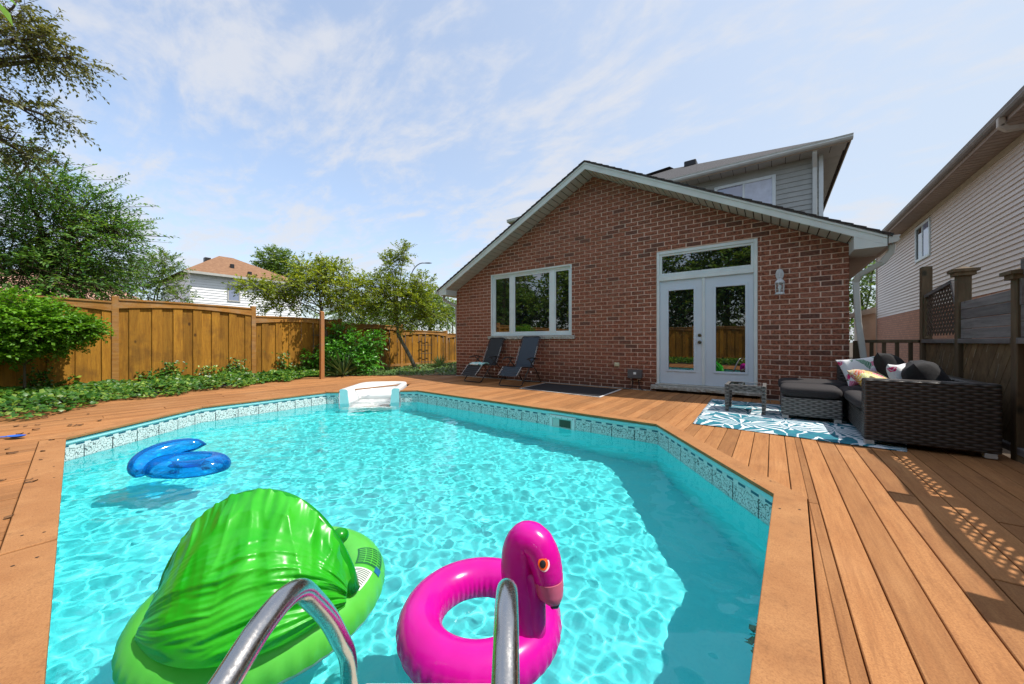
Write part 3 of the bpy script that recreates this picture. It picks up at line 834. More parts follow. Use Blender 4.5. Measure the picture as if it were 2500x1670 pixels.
def px_area(poly):
    c = Vector((sum(p[0] for p in poly) / len(poly), YW)); d = -S_ * c.x + C_ * c.y
    a = 0
    for i in range(len(poly)): a += poly[i - 1][0] * poly[i][1] - poly[i][0] * poly[i - 1][1]
    lat = C_ * c.x + S_ * c.y
    return abs(a) / d ** 3 * (YW)
def brick_mb(mb, poly):
    j = random.uniform(-.0025, .0025)
    jit = [(p[0], YW + j, p[1]) for p in poly]
    return mb.prism(jit, (0, .018, 0))
bricks.sort(key=px_area, reverse=True)
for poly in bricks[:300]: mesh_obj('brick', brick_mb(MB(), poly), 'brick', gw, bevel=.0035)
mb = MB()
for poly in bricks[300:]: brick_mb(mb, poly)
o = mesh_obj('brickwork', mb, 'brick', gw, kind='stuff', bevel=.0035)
# side return bricks at both corners (seen edge on)
mb = MB(); z = .008; k = 0
while z < wall_top(XR) - .08:
    y = YW + .02
    for q in range(3):
        y1 = y + (.118 if (k % 2 and q == 0) else BL_)
        mb.box(XR, XR + .008, y, y1, z, z + BH); mb.box(XL - .008, XL, y, y1, z, z + BH); y = y1 + MJ
    z += BH + MJ; k += 1
mesh_obj('return_bricks', mb, 'brick', gw, kind='stuff')

# gable roof, rake boards, soffit
YF = 7.22
roof = MB()
XE_L, XE_R = XP - (4.93 - 2.53) / SLOPE, XP + (4.93 - 2.53) / SLOPE
for (xa, xb) in ((XE_L - .05, XP), (XP, XE_R + .05)):
    roof.hexa([(xa, YF - .02, zroof(xa) - .02), (xb, YF - .02, zroof(xb) - .02), (xb, 11.28, zroof(xb) - .02), (xa, 11.28, zroof(xa) - .02),
               (xa, YF - .02, zroof(xa) + .012), (xb, YF - .02, zroof(xb) + .012), (xb, 11.28, zroof(xb) + .012), (xa, 11.28, zroof(xa) + .012)])
rf = mesh_obj('gable_roof', roof, 'shingle_dark', house)
# shingle ends stepping along both rakes
for sgn in (-1, 1):
    s = 0.0; L = abs(XE_R - XP); n = 34
    for i in range(n):
        xa = XP + sgn * (L + .06) * i / n; xb = XP + sgn * (L + .06) * (i + 1) / n
        za, zb = zroof(xa) + .022 - .008, zroof(xb) + .022
        mesh_obj('shingle', MB().hexa([(xa, YF - .035, za - .012), (xb, YF - .035, zb - .012), (xb, YF + .5, zb - .012), (xa, YF + .5, za - .012), (xa, YF - .035, za), (xb, YF - .035, zb + .006), (xb, YF + .5, zb + .006), (xa, YF + .5, za)]), 'shingle_dark', rf)
for sgn, xe in ((-1, XE_L), (1, XE_R)):
    mb = MB().prism([(XP, YF, zroof(XP) - .02), (xe, YF, zroof(xe) - .02), (xe, YF, zroof(xe) - .155), (XP, YF, zroof(XP) - .165)], (0, .022, 0))
    mesh_obj('rake_board', mb, 'fascia', house)
    mb = MB().prism([(XP, YF - .012, zroof(XP) - .021), (xe, YF - .012, zroof(xe) - .021), (xe, YF - .012, zroof(xe) - .055), (XP, YF - .012, zroof(XP) - .055)], (0, .0115, 0))
    mesh_obj('drip_edge', mb, 'fascia', house)
    # soffit panels, one by one along the slope
    n = 38; L = abs(xe - XP)
    for i in range(n):
        xa = XP + (xe - XP) * i / n; xb = XP + (xe - XP) * (i + 1) / n; g = (xb - xa) * .07
        xa, xb = xa + g, xb - g
        mesh_obj('soffit_panel', MB().hexa([(xa, YF + .022, zroof(xa) - .165), (xb, YF + .022, zroof(xb) - .165), (xb, YW + .01, zroof(xb) - .165), (xa, YW + .01, zroof(xa) - .165),
                                            (xa, YF + .022, zroof(xa) - .153), (xb, YF + .022, zroof(xb) - .153), (xb, YW + .01, zroof(xb) - .153), (xa, YW + .01, zroof(xa) - .153)]), 'soffit', house)
mesh_obj('soffit_backing', MB().prism([(XP, YF + .03, zroof(XP) - .148), (XE_R, YF + .03, zroof(XE_R) - .148), (XE_R, YF + .03, zroof(XE_R) - .138), (XP, YF + .03, zroof(XP) - .138), (XE_L, YF + .03, zroof(XE_L) - .138), (XE_L, YF + .03, zroof(XE_L) - .148)], (0, .4, 0)), 'under_deck', house)
# eave boxes, gutters
for sgn, xe, xw in ((1, XE_R, XR), (-1, XE_L, XL)):
    ze = zroof(xe) - .168; a, b = sorted((xe, xw))
    mesh_obj('eave_return', MB().hexa([(a, YF + .002, ze), (b, YF + .002, ze), (b, YW + .3, ze), (a, YW + .3, ze), (a, YF + .002, min(zroof(a), zroof(xe) + .12) - .20 if False else ze + .012 + (SLOPE * abs(a - xe))), (b, YF + .002, ze + .012 + SLOPE * abs(b - xe)), (b, YW + .3, ze + .012 + SLOPE * abs(b - xe)), (a, YW + .3, ze + .012 + SLOPE * abs(a - xe))]), 'fascia', house)
    mesh_obj('eave_soffit', MB().box(a + .004, b, YW + .31, 11.2, ze, ze + .012), 'soffit', house)
    g0 = xe + sgn * .012
    prof = [(0, .0), (.085, .012), (.115, .045), (.10, .07), (.12, .105), (.0, .112)]
    mesh_obj('gutter', MB().prism([(g0 + sgn * p[0], YF - .005, zroof(xe) - .135 + p[1]) for p in prof], (0, 4.0, 0)), 'gutter', house)
# downspouts
def spout(pts, w=.075, d=.055, mat='gutter', parent=house, name='downspout'):
    mb = MB()
    for a, b in zip(pts, pts[1:]):
        dd = (Vector(b) - Vector(a)).normalized() * .02
        mb.bar(Vector(a) - dd, Vector(b) + dd, w, d, (0, 1, 0))
    return mesh_obj(name, mb, mat, parent, bevel=.012, seg=2)
zg = zroof(XE_R) - .15
spout([(XE_R + .07, YF + .13, zg), (XE_R + .06, YF + .13, zg - .09), (XE_R - .02, YF + .15, zg - .22), (1.07, YW - .10, 2.02), (1.04, YW - .06, 1.92)])
spout([(1.04, YW - .06, 1.94), (1.06, YW - .12, 1.3), (1.12, YW - .22, .62), (1.14, YW - .26, -.05)])
spout([(XE_L - .06, YF + .25, zg), (XE_L - .05, YF + .25, zg - .12), (XL - .06, YW + .05, zg - .30), (XL - .05, YW + .12, .0)])
# window
win = mesh_obj('window', MB().box(-6.298, -3.832, YW + .055, YW + .13, 1.162, 1.23).box(-6.298, -3.832, YW + .055, YW + .13, 2.77, 2.848).box(-6.298, -6.222, YW + .055, YW + .13, 1.23, 2.77).box(-3.908, -3.832, YW + .055, YW + .13, 1.23, 2.77)
               .box(-5.675, -5.565, YW + .055, YW + .13, 1.23, 2.77).box(-4.445, -4.335, YW + .055, YW + .13, 1.23, 2.77), 'white_trim', house, bevel=.005)
mesh_obj('brickmould', MB().box(-6.300, -6.262, YW + .006, YW + .055, 1.162, 2.85).box(-3.868, -3.83, YW + .006, YW + .055, 1.162, 2.85).box(-6.262, -3.868, YW + .006, YW + .055, 2.815, 2.85).box(-6.262, -3.868, YW + .006, YW + .055, 1.162, 1.19), 'white_trim', win, bevel=.004)
for a, b in ((-6.222, -5.675), (-5.565, -4.445), (-4.335, -3.908)):
    fr = mesh_obj('sash', MB().box(a, a + .036, YW + .068, YW + .11, 1.23, 2.77).box(b - .036, b, YW + .068, YW + .11, 1.23, 2.77).box(a + .036, b - .036, YW + .068, YW + .11, 1.23, 1.272).box(a + .036, b - .036, YW + .068, YW + .11, 2.728, 2.77), 'white_trim', win, bevel=.004)
    mesh_obj('pane', MB().box(a + .036, b - .036, YW + .088, YW + .096, 1.272, 2.728), 'window_glass', fr)
def rough_slab(name, x0, x1, y0, y1, z0, z1, mat, parent):
    rr = random.Random(3); mb = MB(); n = int((x1 - x0) / .05)
    def fn(u, v):
        x = x0 + (x1 - x0) * u; j = v * 5
        seq = [(y1, z1), (y0 + .008, z1), (y0, (z0 + z1) / 2), (y0 + .006, z0), (y1, z0)]
        y, z = seq[int(round(v * 4))]
        if 0 < v < 1: y += rr.uniform(-.008, .008); z += rr.uniform(-.005, .003)
        return (x, y, z)
    mb.grid(fn, n, 5)
    mb.add([(x0, y0, z0), (x0, y1, z0), (x0, y1, z1), (x0, y0, z1), (x1, y0, z0), (x1, y1, z0), (x1, y1, z1), (x1, y0, z1)], [(3, 2, 1, 0), (4, 5, 6, 7)])
    return mesh_obj(name, mb, mat, parent)
rough_slab('window_sill', -6.36, -3.74, YW - .055, YW + .1, 1.075, 1.158, 'stone_sill', win)
# french doors with transom
DX0, DX1 = -1.918, -.212
dr = mesh_obj('french_door', MB().box(DX0, DX0 + .055, YW + .01, YW + .12, .15, 2.838).box(DX1 - .055, DX1, YW + .01, YW + .12, .15, 2.838).box(DX0 + .055, DX1 - .055, YW + .01, YW + .12, 2.775, 2.838).box(DX0 + .055, DX1 - .055, YW + .004, YW + .12, 2.235, 2.315).box(DX0 + .055, DX1 - .055, YW + .014, YW + .12, 2.315, 2.345), 'white_trim', house, bevel=.005)
tr = mesh_obj('transom', MB().box(DX0 + .055, DX0 + .10, YW + .03, YW + .10, 2.345, 2.775).box(DX1 - .10, DX1 - .055, YW + .03, YW + .10, 2.345, 2.775).box(DX0 + .10, DX1 - .10, YW + .03, YW + .10, 2.345, 2.385).box(DX0 + .10, DX1 - .10, YW + .03, YW + .10, 2.735, 2.775), 'white_trim', dr, bevel=.004)
mesh_obj('pane', MB().box(DX0 + .10, DX1 - .10, YW + .06, YW + .068, 2.385, 2.735), 'window_glass', tr)
for a, b, ga, gb in ((DX0 + .058, -1.085, -1.705, -1.225), (-1.045, DX1 - .058, -.872, -.385)):
    z0, z1, g0, g1 = .17, 2.232, .44, 2.04
    lf = mesh_obj('door_leaf', MB().box(a, ga, YW + .045, YW + .09, z0, z1).box(gb, b, YW + .045, YW + .09, z0, z1).box(ga, gb, YW + .045, YW + .09, z0, g0).box(ga, gb, YW + .045, YW + .09, g1, z1), 'white_door', dr)
    mesh_obj('glazing_bead', MB().box(ga - .03, ga + .012, YW + .030, YW + .0445, g0 - .03, g1 + .03).box(gb - .012, gb + .03, YW + .030, YW + .0445, g0 - .03, g1 + .03).box(ga + .012, gb - .012, YW + .030, YW + .0445, g0 - .03, g0 + .012).box(ga + .012, gb - .012, YW + .030, YW + .0445, g1 - .012, g1 + .03), 'white_door', lf, bevel=.005)
    mesh_obj('pane', MB().box(ga, gb, YW + .06, YW + .068, g0, g1), 'window_glass', lf)
    if a < -1.5:
        for z in (.995, 1.13):
            kb = mesh_obj('knob', MB().tube([(-1.135, YW + .045, z), (-1.135, YW + .03, z)], [.032, .03], 16).tube([(-1.135, YW + .03, z), (-1.135, YW + .012, z), (-1.135, YW - .006, z), (-1.135, YW - .016, z)] if z < 1.1 else [(-1.135, YW + .03, z), (-1.135, YW + .024, z)], [.011, .02, .027, .018] if z < 1.1 else [.022, .02], 16), 'brass', lf, smooth=True)
mesh_obj('astragal', MB().box(-1.092, -1.040, YW + .022, YW + .046, .17, 2.232).box(-1.076, -1.056, YW + .014, YW + .022, .17, 2.232), 'white_trim', dr, bevel=.004)
mesh_obj('threshold', MB().box(DX0 - .02, DX1 + .02, YW - .02, YW + .11, .132, .165), 'gutter', dr, bevel=.006)
rough_slab('door_sill', DX0 - .09, DX1 + .10, YW - .10, YW + .02, .055, .131, 'stone_sill', dr)
mesh_obj('door_base', MB().box(DX0, DX1, YW - .01, YW + .1, -.1, .06), 'under_deck', dr)
# foundation lip at the foot of the wall
mesh_obj('foundation', MB().box(XL, DX0 - .1, YW - .03, YW + .01, -.1, .012).box(DX1 + .1, XR, YW - .03, YW + .01, -.1, .012), 'stone_sill', house)

# upper storey
YU = 11.30; ZE = 5.48
uw = mesh_obj('upper_wall', MB().box(XL, XR, YU, 19.5, 2.0, ZE), 'siding_grey', house)
z = 2.62
while z < ZE - .05:
    for (a, b) in ((XL, -1.30), (.07, XR - .07)):
        if a < -2 : a = -3.2
        mesh_obj('siding_plank', MB().hexa([(a, YU - .026, z), (b, YU - .026, z), (b, YU, z), (a, YU, z), (a, YU - .008, z + .122), (b, YU - .008, z + .122), (b, YU, z + .122), (a, YU, z + .122)]), 'siding_grey', uw)
    z += .124
mesh_obj('corner_trim', MB().box(XR - .07, XR + .012, YU - .035, YU + .05, 2, ZE), 'white_trim', uw)
spout([(.80, YU - .36, ZE + .02), (.80, YU - .34, ZE - .05), (.82, YU - .075, ZE - .28), (.82, YU - .06, 2.6)], .085, .06, 'fascia', uw)
uwin = mesh_obj('window', MB().box(-1.30, -1.22, YU - .05, YU + .02, 3.9, 5.26).box(-.01, .07, YU - .05, YU + .02, 3.9, 5.26).box(-1.22, -.01, YU - .05, YU + .02, 5.18, 5.26).box(-.645, -.595, YU - .05, YU + .02, 3.9, 5.18), 'white_trim', uw, bevel=.008)
mesh_obj('pane', MB().box(-1.22, -.645, YU - .012, YU - .004, 3.9, 5.18), 'window_glass_pale', uwin); mesh_obj('pane', MB().box(-.595, -.01, YU - .022, YU - .014, 3.9, 5.18), 'blind', uwin)
# hip roof over the upper storey
EX0, EX1, EY0, EY1 = XL - .45, XR + .45, YU - .43, 19.9
ph = .505; rz = ZE + .14 + ph * ((EX1 - EX0) / 2); xm = (EX0 + EX1) / 2; dy = (EX1 - EX0) / 2
rv = [(EX0, EY0, ZE + .14), (EX1, EY0, ZE + .14), (EX1, EY1, ZE + .14), (EX0, EY1, ZE + .14), (xm, EY0 + dy - .1, rz), (xm, EY1 - dy + .1, rz)]
rf2 = mesh_obj('hip_roof', MB().add(rv, [(0, 1, 4), (1, 2, 5, 4), (2, 3, 5), (3, 0, 4, 5)]), 'shingle_grey', house)
hp = Vector(rv[1]).lerp(Vector(rv[4]), .80)
mesh_obj('roof_vent', MB().box(hp.x - .28, hp.x + .12, hp.y - .1, hp.y + .3, hp.z - .05, hp.z + .16), 'black_plastic', rf2, bevel=.02)
sl = .43
n = 34
for i in range(n):
    a = EX0 + .05 + (EX1 - EX0 - .1) * i / n; b = EX0 + .05 + (EX1 - EX0 - .1) * (i + 1) / n - .012
    mesh_obj('soffit_panel', MB().box(a, b, EY0 + .02, YU - .001, ZE, ZE + .012), 'soffit', uw)
n = 26
for i in range(n):
    a = YU + .0 + 8 * i / n; b = YU + 8 * (i + 1) / n - .012
    mesh_obj('soffit_panel', MB().box(XR + .001, EX1 - .09, a, b, ZE, ZE + .012), 'soffit', uw)
    mesh_obj('soffit_panel', MB().box(EX0 + .09, XL - .001, a, b, ZE, ZE + .012), 'soffit', uw)
mesh_obj('soffit_backing', MB().box(EX0 + .05, EX1 - .05, EY0 + .03, 19.5, ZE + .02, ZE + .03), 'under_deck', uw)
mesh_obj('fascia', MB().box(EX0, EX1, EY0, EY0 + .02, ZE - .01, ZE + .138).box(EX1 - .02, EX1, EY0 + .02, EY1, ZE - .01, ZE + .138).box(EX0, EX0 + .02, EY0 + .02, EY1, ZE - .01, ZE + .138), 'gutter_beige', uw)
for nm, (p0, p1) in (('gutter', ((EX0 - .02, EY0), (EX1 + .02, EY0))),):
    prof = [(0, .03), (-.08, .04), (-.11, .075), (-.098, .10), (-.12, .135), (0, .142)]
    mesh_obj(nm, MB().prism([(EX0 - .02, EY0 + p[0], ZE - .02 + p[1]) for p in prof], (EX1 - EX0 + .04, 0, 0)), 'fascia', uw)

# fittings on the wall
th = thing('wall_lantern', 'white carriage lantern with clear glass mounted on brick beside the french doors', 'lantern', (.10, YW, 2.03))
mesh_obj('back_plate', MB().tube([(.10, YW + .004, 2.15), (.10, YW - .022, 2.15)], [.075, .066], 20, flat=1.45) if False else MB().prism([(.10 + .062 * math.cos(a) * (1 if abs(math.cos(a)) < .75 else .95), YW + .002, 2.155 + .095 * math.sin(a)) for a in np.linspace(0, 2 * math.pi, 20, endpoint=False)], (0, -.024, 0)), 'lantern_white', th, bevel=.006)
mesh_obj('arm', MB().tube([(.10, YW - .02, 2.16), (.10, YW - .09, 2.185), (.10, YW - .115, 2.13), (.10, YW - .115, 2.08)], .010, 8), 'lantern_white', th, smooth=True)
mesh_obj('roof_cap', MB().tube([(.10, YW - .115, 2.075), (.10, YW - .115, 2.06), (.10, YW - .115, 2.03), (.10, YW - .115, 2.0), (.10, YW - .115, 1.99)], [.016, .032, .058, .072, .066], 8), 'lantern_white', th)
cg = MB()
for a in range(6):
    q = a * math.pi / 3 + .3; cg.bar((.10 + .058 * math.cos(q), YW - .115 + .058 * math.sin(q), 1.835), (.10 + .064 * math.cos(q), YW - .115 + .064 * math.sin(q), 1.99), .009, .009, (0, 1, 0))
mesh_obj('cage', cg, 'lantern_white', th)
mesh_obj('glass', MB().tube([(.10, YW - .115, 1.838), (.10, YW - .115, 1.988)], [.052, .057], 12, cap=False), 'clear_glass', th, smooth=True)
mesh_obj('bulb', MB().tube([(.10, YW - .115, 1.84), (.10, YW - .115, 1.89), (.10, YW - .115, 1.92), (.10, YW - .115, 1.955), (.10, YW - .115, 1.975)], [.014, .014, .026, .022, .004], 10), 'white_plastic', th, smooth=True)
mesh_obj('base', MB().tube([(.10, YW - .115, 1.80), (.10, YW - .115, 1.815), (.10, YW - .115, 1.837)], [.066, .070, .058], 8), 'lantern_white', th)
th = thing('control_box', 'grey weatherproof electrical box low on the brick wall left of the doors', 'electrical box', (-2.32, YW, .1))
mesh_obj('case', MB().box(-2.46, -2.19, YW - .12, YW + .002, .235, .415), 'grey_plastic', th, bevel=.018, seg=3)
mesh_obj('cover_lip', MB().box(-2.468, -2.182, YW - .132, YW - .118, .245, .425), 'grey_plastic', th, bevel=.01, seg=2)
mesh_obj('sticker', MB().box(-2.345, -2.29, YW - .1345, YW - .1325, .325, .372), 'tag_white', th)
for q in (-2.41, -2.245): mesh_obj('clip', MB().box(q - .02, q + .02, YW - .09, YW - .05, .215, .238), 'foot_plastic', th)
mesh_obj('cable', MB().tube([(-2.38, YW - .06, .24), (-2.385, YW - .06, .12), (-2.40, YW - .05, .03), (-2.44, YW - .12, .012), (-2.56, YW - .15, .012)], .009, 6).tube([(-2.27, YW - .06, .24), (-2.25, YW - .05, .10), (-2.21, YW - .06, .02), (-2.16, YW - .1, .012)], .009, 6), 'black_plastic', th, smooth=True)
th = thing('outlet_cover', 'small ivory weatherproof socket cover on the brick wall', 'socket cover', (-2.74, YW, .5))
mesh_obj('plate', MB().box(-2.795, -2.685, YW - .022, YW + .003, .468, .552), 'ivory_plastic', th, bevel=.005)
mesh_obj('flap', MB().box(-2.78, -2.70, YW - .034, YW - .0225, .482, .538), 'ivory_plastic', th, bevel=.004)

# ================================================================== neighbouring houses
nb = thing('siding_house', 'tall neighbouring house with beige horizontal siding over a red brick base behind the privacy fence', 'house', (4.0, 14, GZ))
NX, NY0, NY1, ZB, ZT = 4.0, 7.6, 23.9, 2.12, 5.10
nw = mesh_obj('brick_base', MB().box(NX, NX + 9, NY0, NY1, GZ, ZB), 'brick_far', nb)
sw = mesh_obj('siding_wall', MB().box(NX + .03, NX + 9, NY0 + .03, NY1 - .03, ZB, ZT + .1), 'siding_beige', nb)
z = ZB - .01; h = .112; k = 0
while z < ZT:
    y = NY0; rr = random.Random(k)
    cut = [NY0] + sorted(rr.uniform(NY0 + 1, NY1 - 1) for _ in range(5)) + [NY1]
    for a, b in zip(cut, cut[1:]):
        segs = [(a, b)]
        if z + h > 3.70 and z < 4.92:
            segs = [(p, q) for p, q in ((a, min(b, 16.74)), (max(a, 18.16), b)) if q - p > .02]
        for p, q in segs:
            mesh_obj('siding_plank', MB().hexa([(NX - .014, p, z), (NX + .03, p, z), (NX + .03, q - .004, z), (NX - .014, q - .004, z), (NX + .016, p, z + h), (NX + .03, p, z + h), (NX + .03, q - .004, z + h), (NX + .016, q - .004, z + h)]), 'siding_beige', sw)
    z += h; k += 1
mesh_obj('corner_trim', MB().box(NX - .03, NX + .06, NY1 - .09, NY1 + .02, GZ, ZT), 'gutter_beige', nb)
mesh_obj('frieze', MB().box(NX - .022, NX + .02, NY0, NY1, ZT - .13, ZT), 'frieze_tan', nb)
wv = mesh_obj('window', MB().box(NX - .035, NX + .03, 16.75, 16.83, 3.71, 4.91).box(NX - .035, NX + .03, 18.07, 18.15, 3.71, 4.91).box(NX - .035, NX + .03, 16.83, 18.07, 3.71, 3.80).box(NX - .035, NX + .03, 16.83, 18.07, 4.83, 4.91).box(NX - .03, NX + .03, 17.42, 17.48, 3.80, 4.83), 'white_trim', nb, bevel=.01)
mesh_obj('pane', MB().box(NX + .0, NX + .01, 17.48, 18.07, 3.80, 4.83), 'window_glass', wv); mesh_obj('pane', MB().box(NX - .012, NX - .004, 16.83, 17.42, 3.80, 4.83), 'window_glass_pale', wv)
n = 92
for i in range(n):
    a = NY0 + (NY1 + .4 - NY0) * i / n; b = NY0 + (NY1 + .4 - NY0) * (i + 1) / n - .014
    mesh_obj('soffit_panel', MB().box(3.53, NX + .03, a, b - .006, ZT, ZT + .012), 'soffit_brown', nb)
mesh_obj('soffit_backing', MB().box(3.53, NX + .1, NY0, NY1 + .4, ZT + .016, ZT + .022), 'under_deck', nb)
mesh_obj('fascia', MB().box(3.505, 3.527, NY0, NY1 + .42, ZT - .012, ZT + .19), 'soffit_brown', nb)
mesh_obj('gutter', MB().prism([(3.503 + p[0], NY0, ZT + .06 + p[1]) for p in [(0, 0), (-.08, .012), (-.11, .045), (-.098, .07), (-.12, .118), (0, .125)]], (0, NY1 + .4 - NY0, 0)), 'gutter_brown', nb)
mesh_obj('roof', MB().add([(3.42, NY0 - .4, ZT + .2), (3.42, NY1 + .45, ZT + .2), (8.5, NY1 - 4.2, ZT + 2.6), (8.5, NY0 + 4, ZT + 2.6), (13.5, NY0 - .4, ZT + .2), (13.5, NY1 + .45, ZT + .2)], [(0, 3, 2, 1), (4, 5, 2, 3), (1, 2, 5), (0, 4, 3)]), 'shingle_brown', nb)
ep = onx(2458, 300, 3.5)
spout([(3.44, 10.75, ZT + .06), (3.44, 10.75, ZT - .08), (3.52, 10.75, ZT - .16), (3.95, 10.7, ZT - .22), (3.95, 10.7, 2.2)], .09, .09, 'gutter_beige', nb)
# porch canopy at its far corner
mesh_obj('porch', MB().hexa([(2.2, 24.3, 2.0), (4.2, 24.3, 2.45), (4.2, 26, 2.45), (2.2, 26, 2.0), (2.2, 24.3, 2.12), (4.2, 24.3, 2.75), (4.2, 26, 2.75), (2.2, 26, 2.12)]).box(2.9, 3.02, 24.5, 24.62, GZ, 2.1).box(3.5, 4.4, 24.6, 26, GZ, 2.4), 'gutter_beige', nb)

wh = thing('white_house', 'white sided two storey house with a brown hip roof beyond the left fence', 'house', (-39.5, 10.5, GZ))
FX = -35.1; WY0, WY1 = 7.4, 15.2; EZ = 6.25
ww = mesh_obj('wall', MB().box(FX - 8.8, FX, WY0, WY1, GZ, EZ), 'siding_white', wh)
z = 1.2; mb = MB()
while z < EZ - .1:
    mb.hexa([(FX, WY0, z), (FX + .045, WY0, z), (FX + .045, WY1, z), (FX, WY1, z), (FX, WY0, z + .19), (FX + .012, WY0, z + .19), (FX + .012, WY1, z + .19), (FX, WY1, z + .19)]); z += .2
mesh_obj('siding', mb, 'siding_white', ww, kind='stuff')
wd = mesh_obj('window', MB().box(FX + .02, FX + .09, 9.66, 9.75, 4.25, 5.55).box(FX + .02, FX + .09, 10.42, 10.51, 4.25, 5.55).box(FX + .02, FX + .09, 9.75, 10.42, 4.25, 4.34).box(FX + .02, FX + .09, 9.75, 10.42, 5.46, 5.55), 'gutter', wh)
mesh_obj('pane', MB().box(FX + .05, FX + .06, 9.75, 10.42, 4.34, 5.46), 'window_glass_pale', wd)
o_ = .45
rv = [(FX + o_, WY0 - o_, EZ), (FX + o_, WY1 + o_, EZ), (FX - 8.8 - o_, WY1 + o_, EZ), (FX - 8.8 - o_, WY0 - o_, EZ), (FX - 4.4, 10.3, EZ + 2.35), (FX - 4.4, 11.3, EZ + 2.35)]
hr = mesh_obj('roof', MB().add(rv, [(0, 1, 5, 4), (1, 2, 5), (2, 3, 4, 5), (3, 0, 4)]), 'shingle_brown', wh)
for (f, g, sz) in ((.38, .42, .30), (.52, .20, .2)):
    p = Vector(rv[0]).lerp(Vector(rv[1]), f).lerp(Vector(rv[4]).lerp(Vector(rv[5]), f), g)
    mesh_obj('roof_vent', MB().box(p.x - .14, p.x + .14, p.y - .13, p.y + .13, p.z - .1, p.z + sz), 'black_plastic', hr, bevel=.03)
mesh_obj('ridge_vent', MB().box(FX - 5.2, FX - 4.7, 9.4, 9.8, EZ + 1.75, EZ + 2.12), 'black_plastic', hr)
mesh_obj('gutter', MB().box(FX + o_ - .02, FX + o_ + .12, WY0 - o_, WY1 + o_, EZ - .16, EZ + .02), 'gutter', wh)
mesh_obj('soffit', MB().box(FX, FX + o_, WY0 - o_, WY1 + o_, EZ - .05, EZ - .02), 'soffit', wh)
# lower pinkish roofed house seen under the tree
th = thing('pink_roof_house', 'low house with a pinkish tan roof half hidden behind the left tree', 'house', (-37, 1.5, GZ))
mesh_obj('wall', MB().box(-42, -35.5, -6, 5.2, GZ, 3.6), 'siding_white', th)
mesh_obj('roof', MB().add([(-35, -6.5, 3.5), (-35, 5.7, 3.5), (-42.5, 5.7, 3.5), (-42.5, -6.5, 3.5), (-38.7, -3, 5.6), (-38.7, 2.8, 5.6)], [(0, 1, 5, 4), (1, 2, 5), (2, 3, 4, 5), (3, 0, 4)]), 'shingle_pink', th)
mesh_obj('gutter', MB().box(-35.02, -34.9, -6.5, 5.7, 3.36, 3.52), 'gutter', th)
# far grey-roofed house beyond the small trees
th = thing('grey_roof_house', 'distant brick house with a pale grey roof behind the yellow green trees', 'house', (-26, 37, GZ))
mesh_obj('wall', MB().box(-31, -16.5, 36, 44, GZ, 2.9), 'brick_far', th)
mesh_obj('roof', MB().add([(-31.5, 35.5, 2.8), (-16, 35.5, 2.8), (-16, 44.5, 2.8), (-31.5, 44.5, 2.8), (-27, 40, 5.6), (-19.6, 40, 5.6)], [(0, 1, 5, 4), (1, 2, 5), (2, 3, 4, 5), (3, 0, 4)]), 'shingle_pale', th)
mesh_obj('gutter', MB().box(-31.5, -16, 35.4, 35.52, 2.66, 2.82), 'gutter', th)

# street lamp
lp = atd(1000, 835, 31.0); th = thing('street_lamp', 'tall pale street lamp with a curved arm rising behind the small trees', 'street lamp', (lp.x, lp.y, GZ))
Rv = Vector((C_, S_, 0))
mesh_obj('pole', MB().tube([(lp.x, lp.y, GZ), (lp.x, lp.y, 3.5), (lp.x, lp.y, 6.0)], [.10, .085, .07], 10), 'lamp_metal', th, smooth=True)
b0 = Vector((lp.x, lp.y, 5.9)); arm = [b0 + Rv * (1.15 * (1 - math.cos(a))) + Vector((0, 0, 1.95 * math.sin(a))) for a in np.linspace(0, math.pi / 2 * .96, 9)]
mesh_obj('arm', MB().tube(arm + [arm[-1] + Rv * .25], .042, 8), 'grey_plastic', th, smooth=True)
e = arm[-1] + Rv * .22
mesh_obj('lamp_head', MB().tube([e, e + Rv * .1, e + Rv * .4, e + Rv * .62], [.05, .10, .12, .05], 8, flat=.5), 'grey_plastic', th, smooth=True)

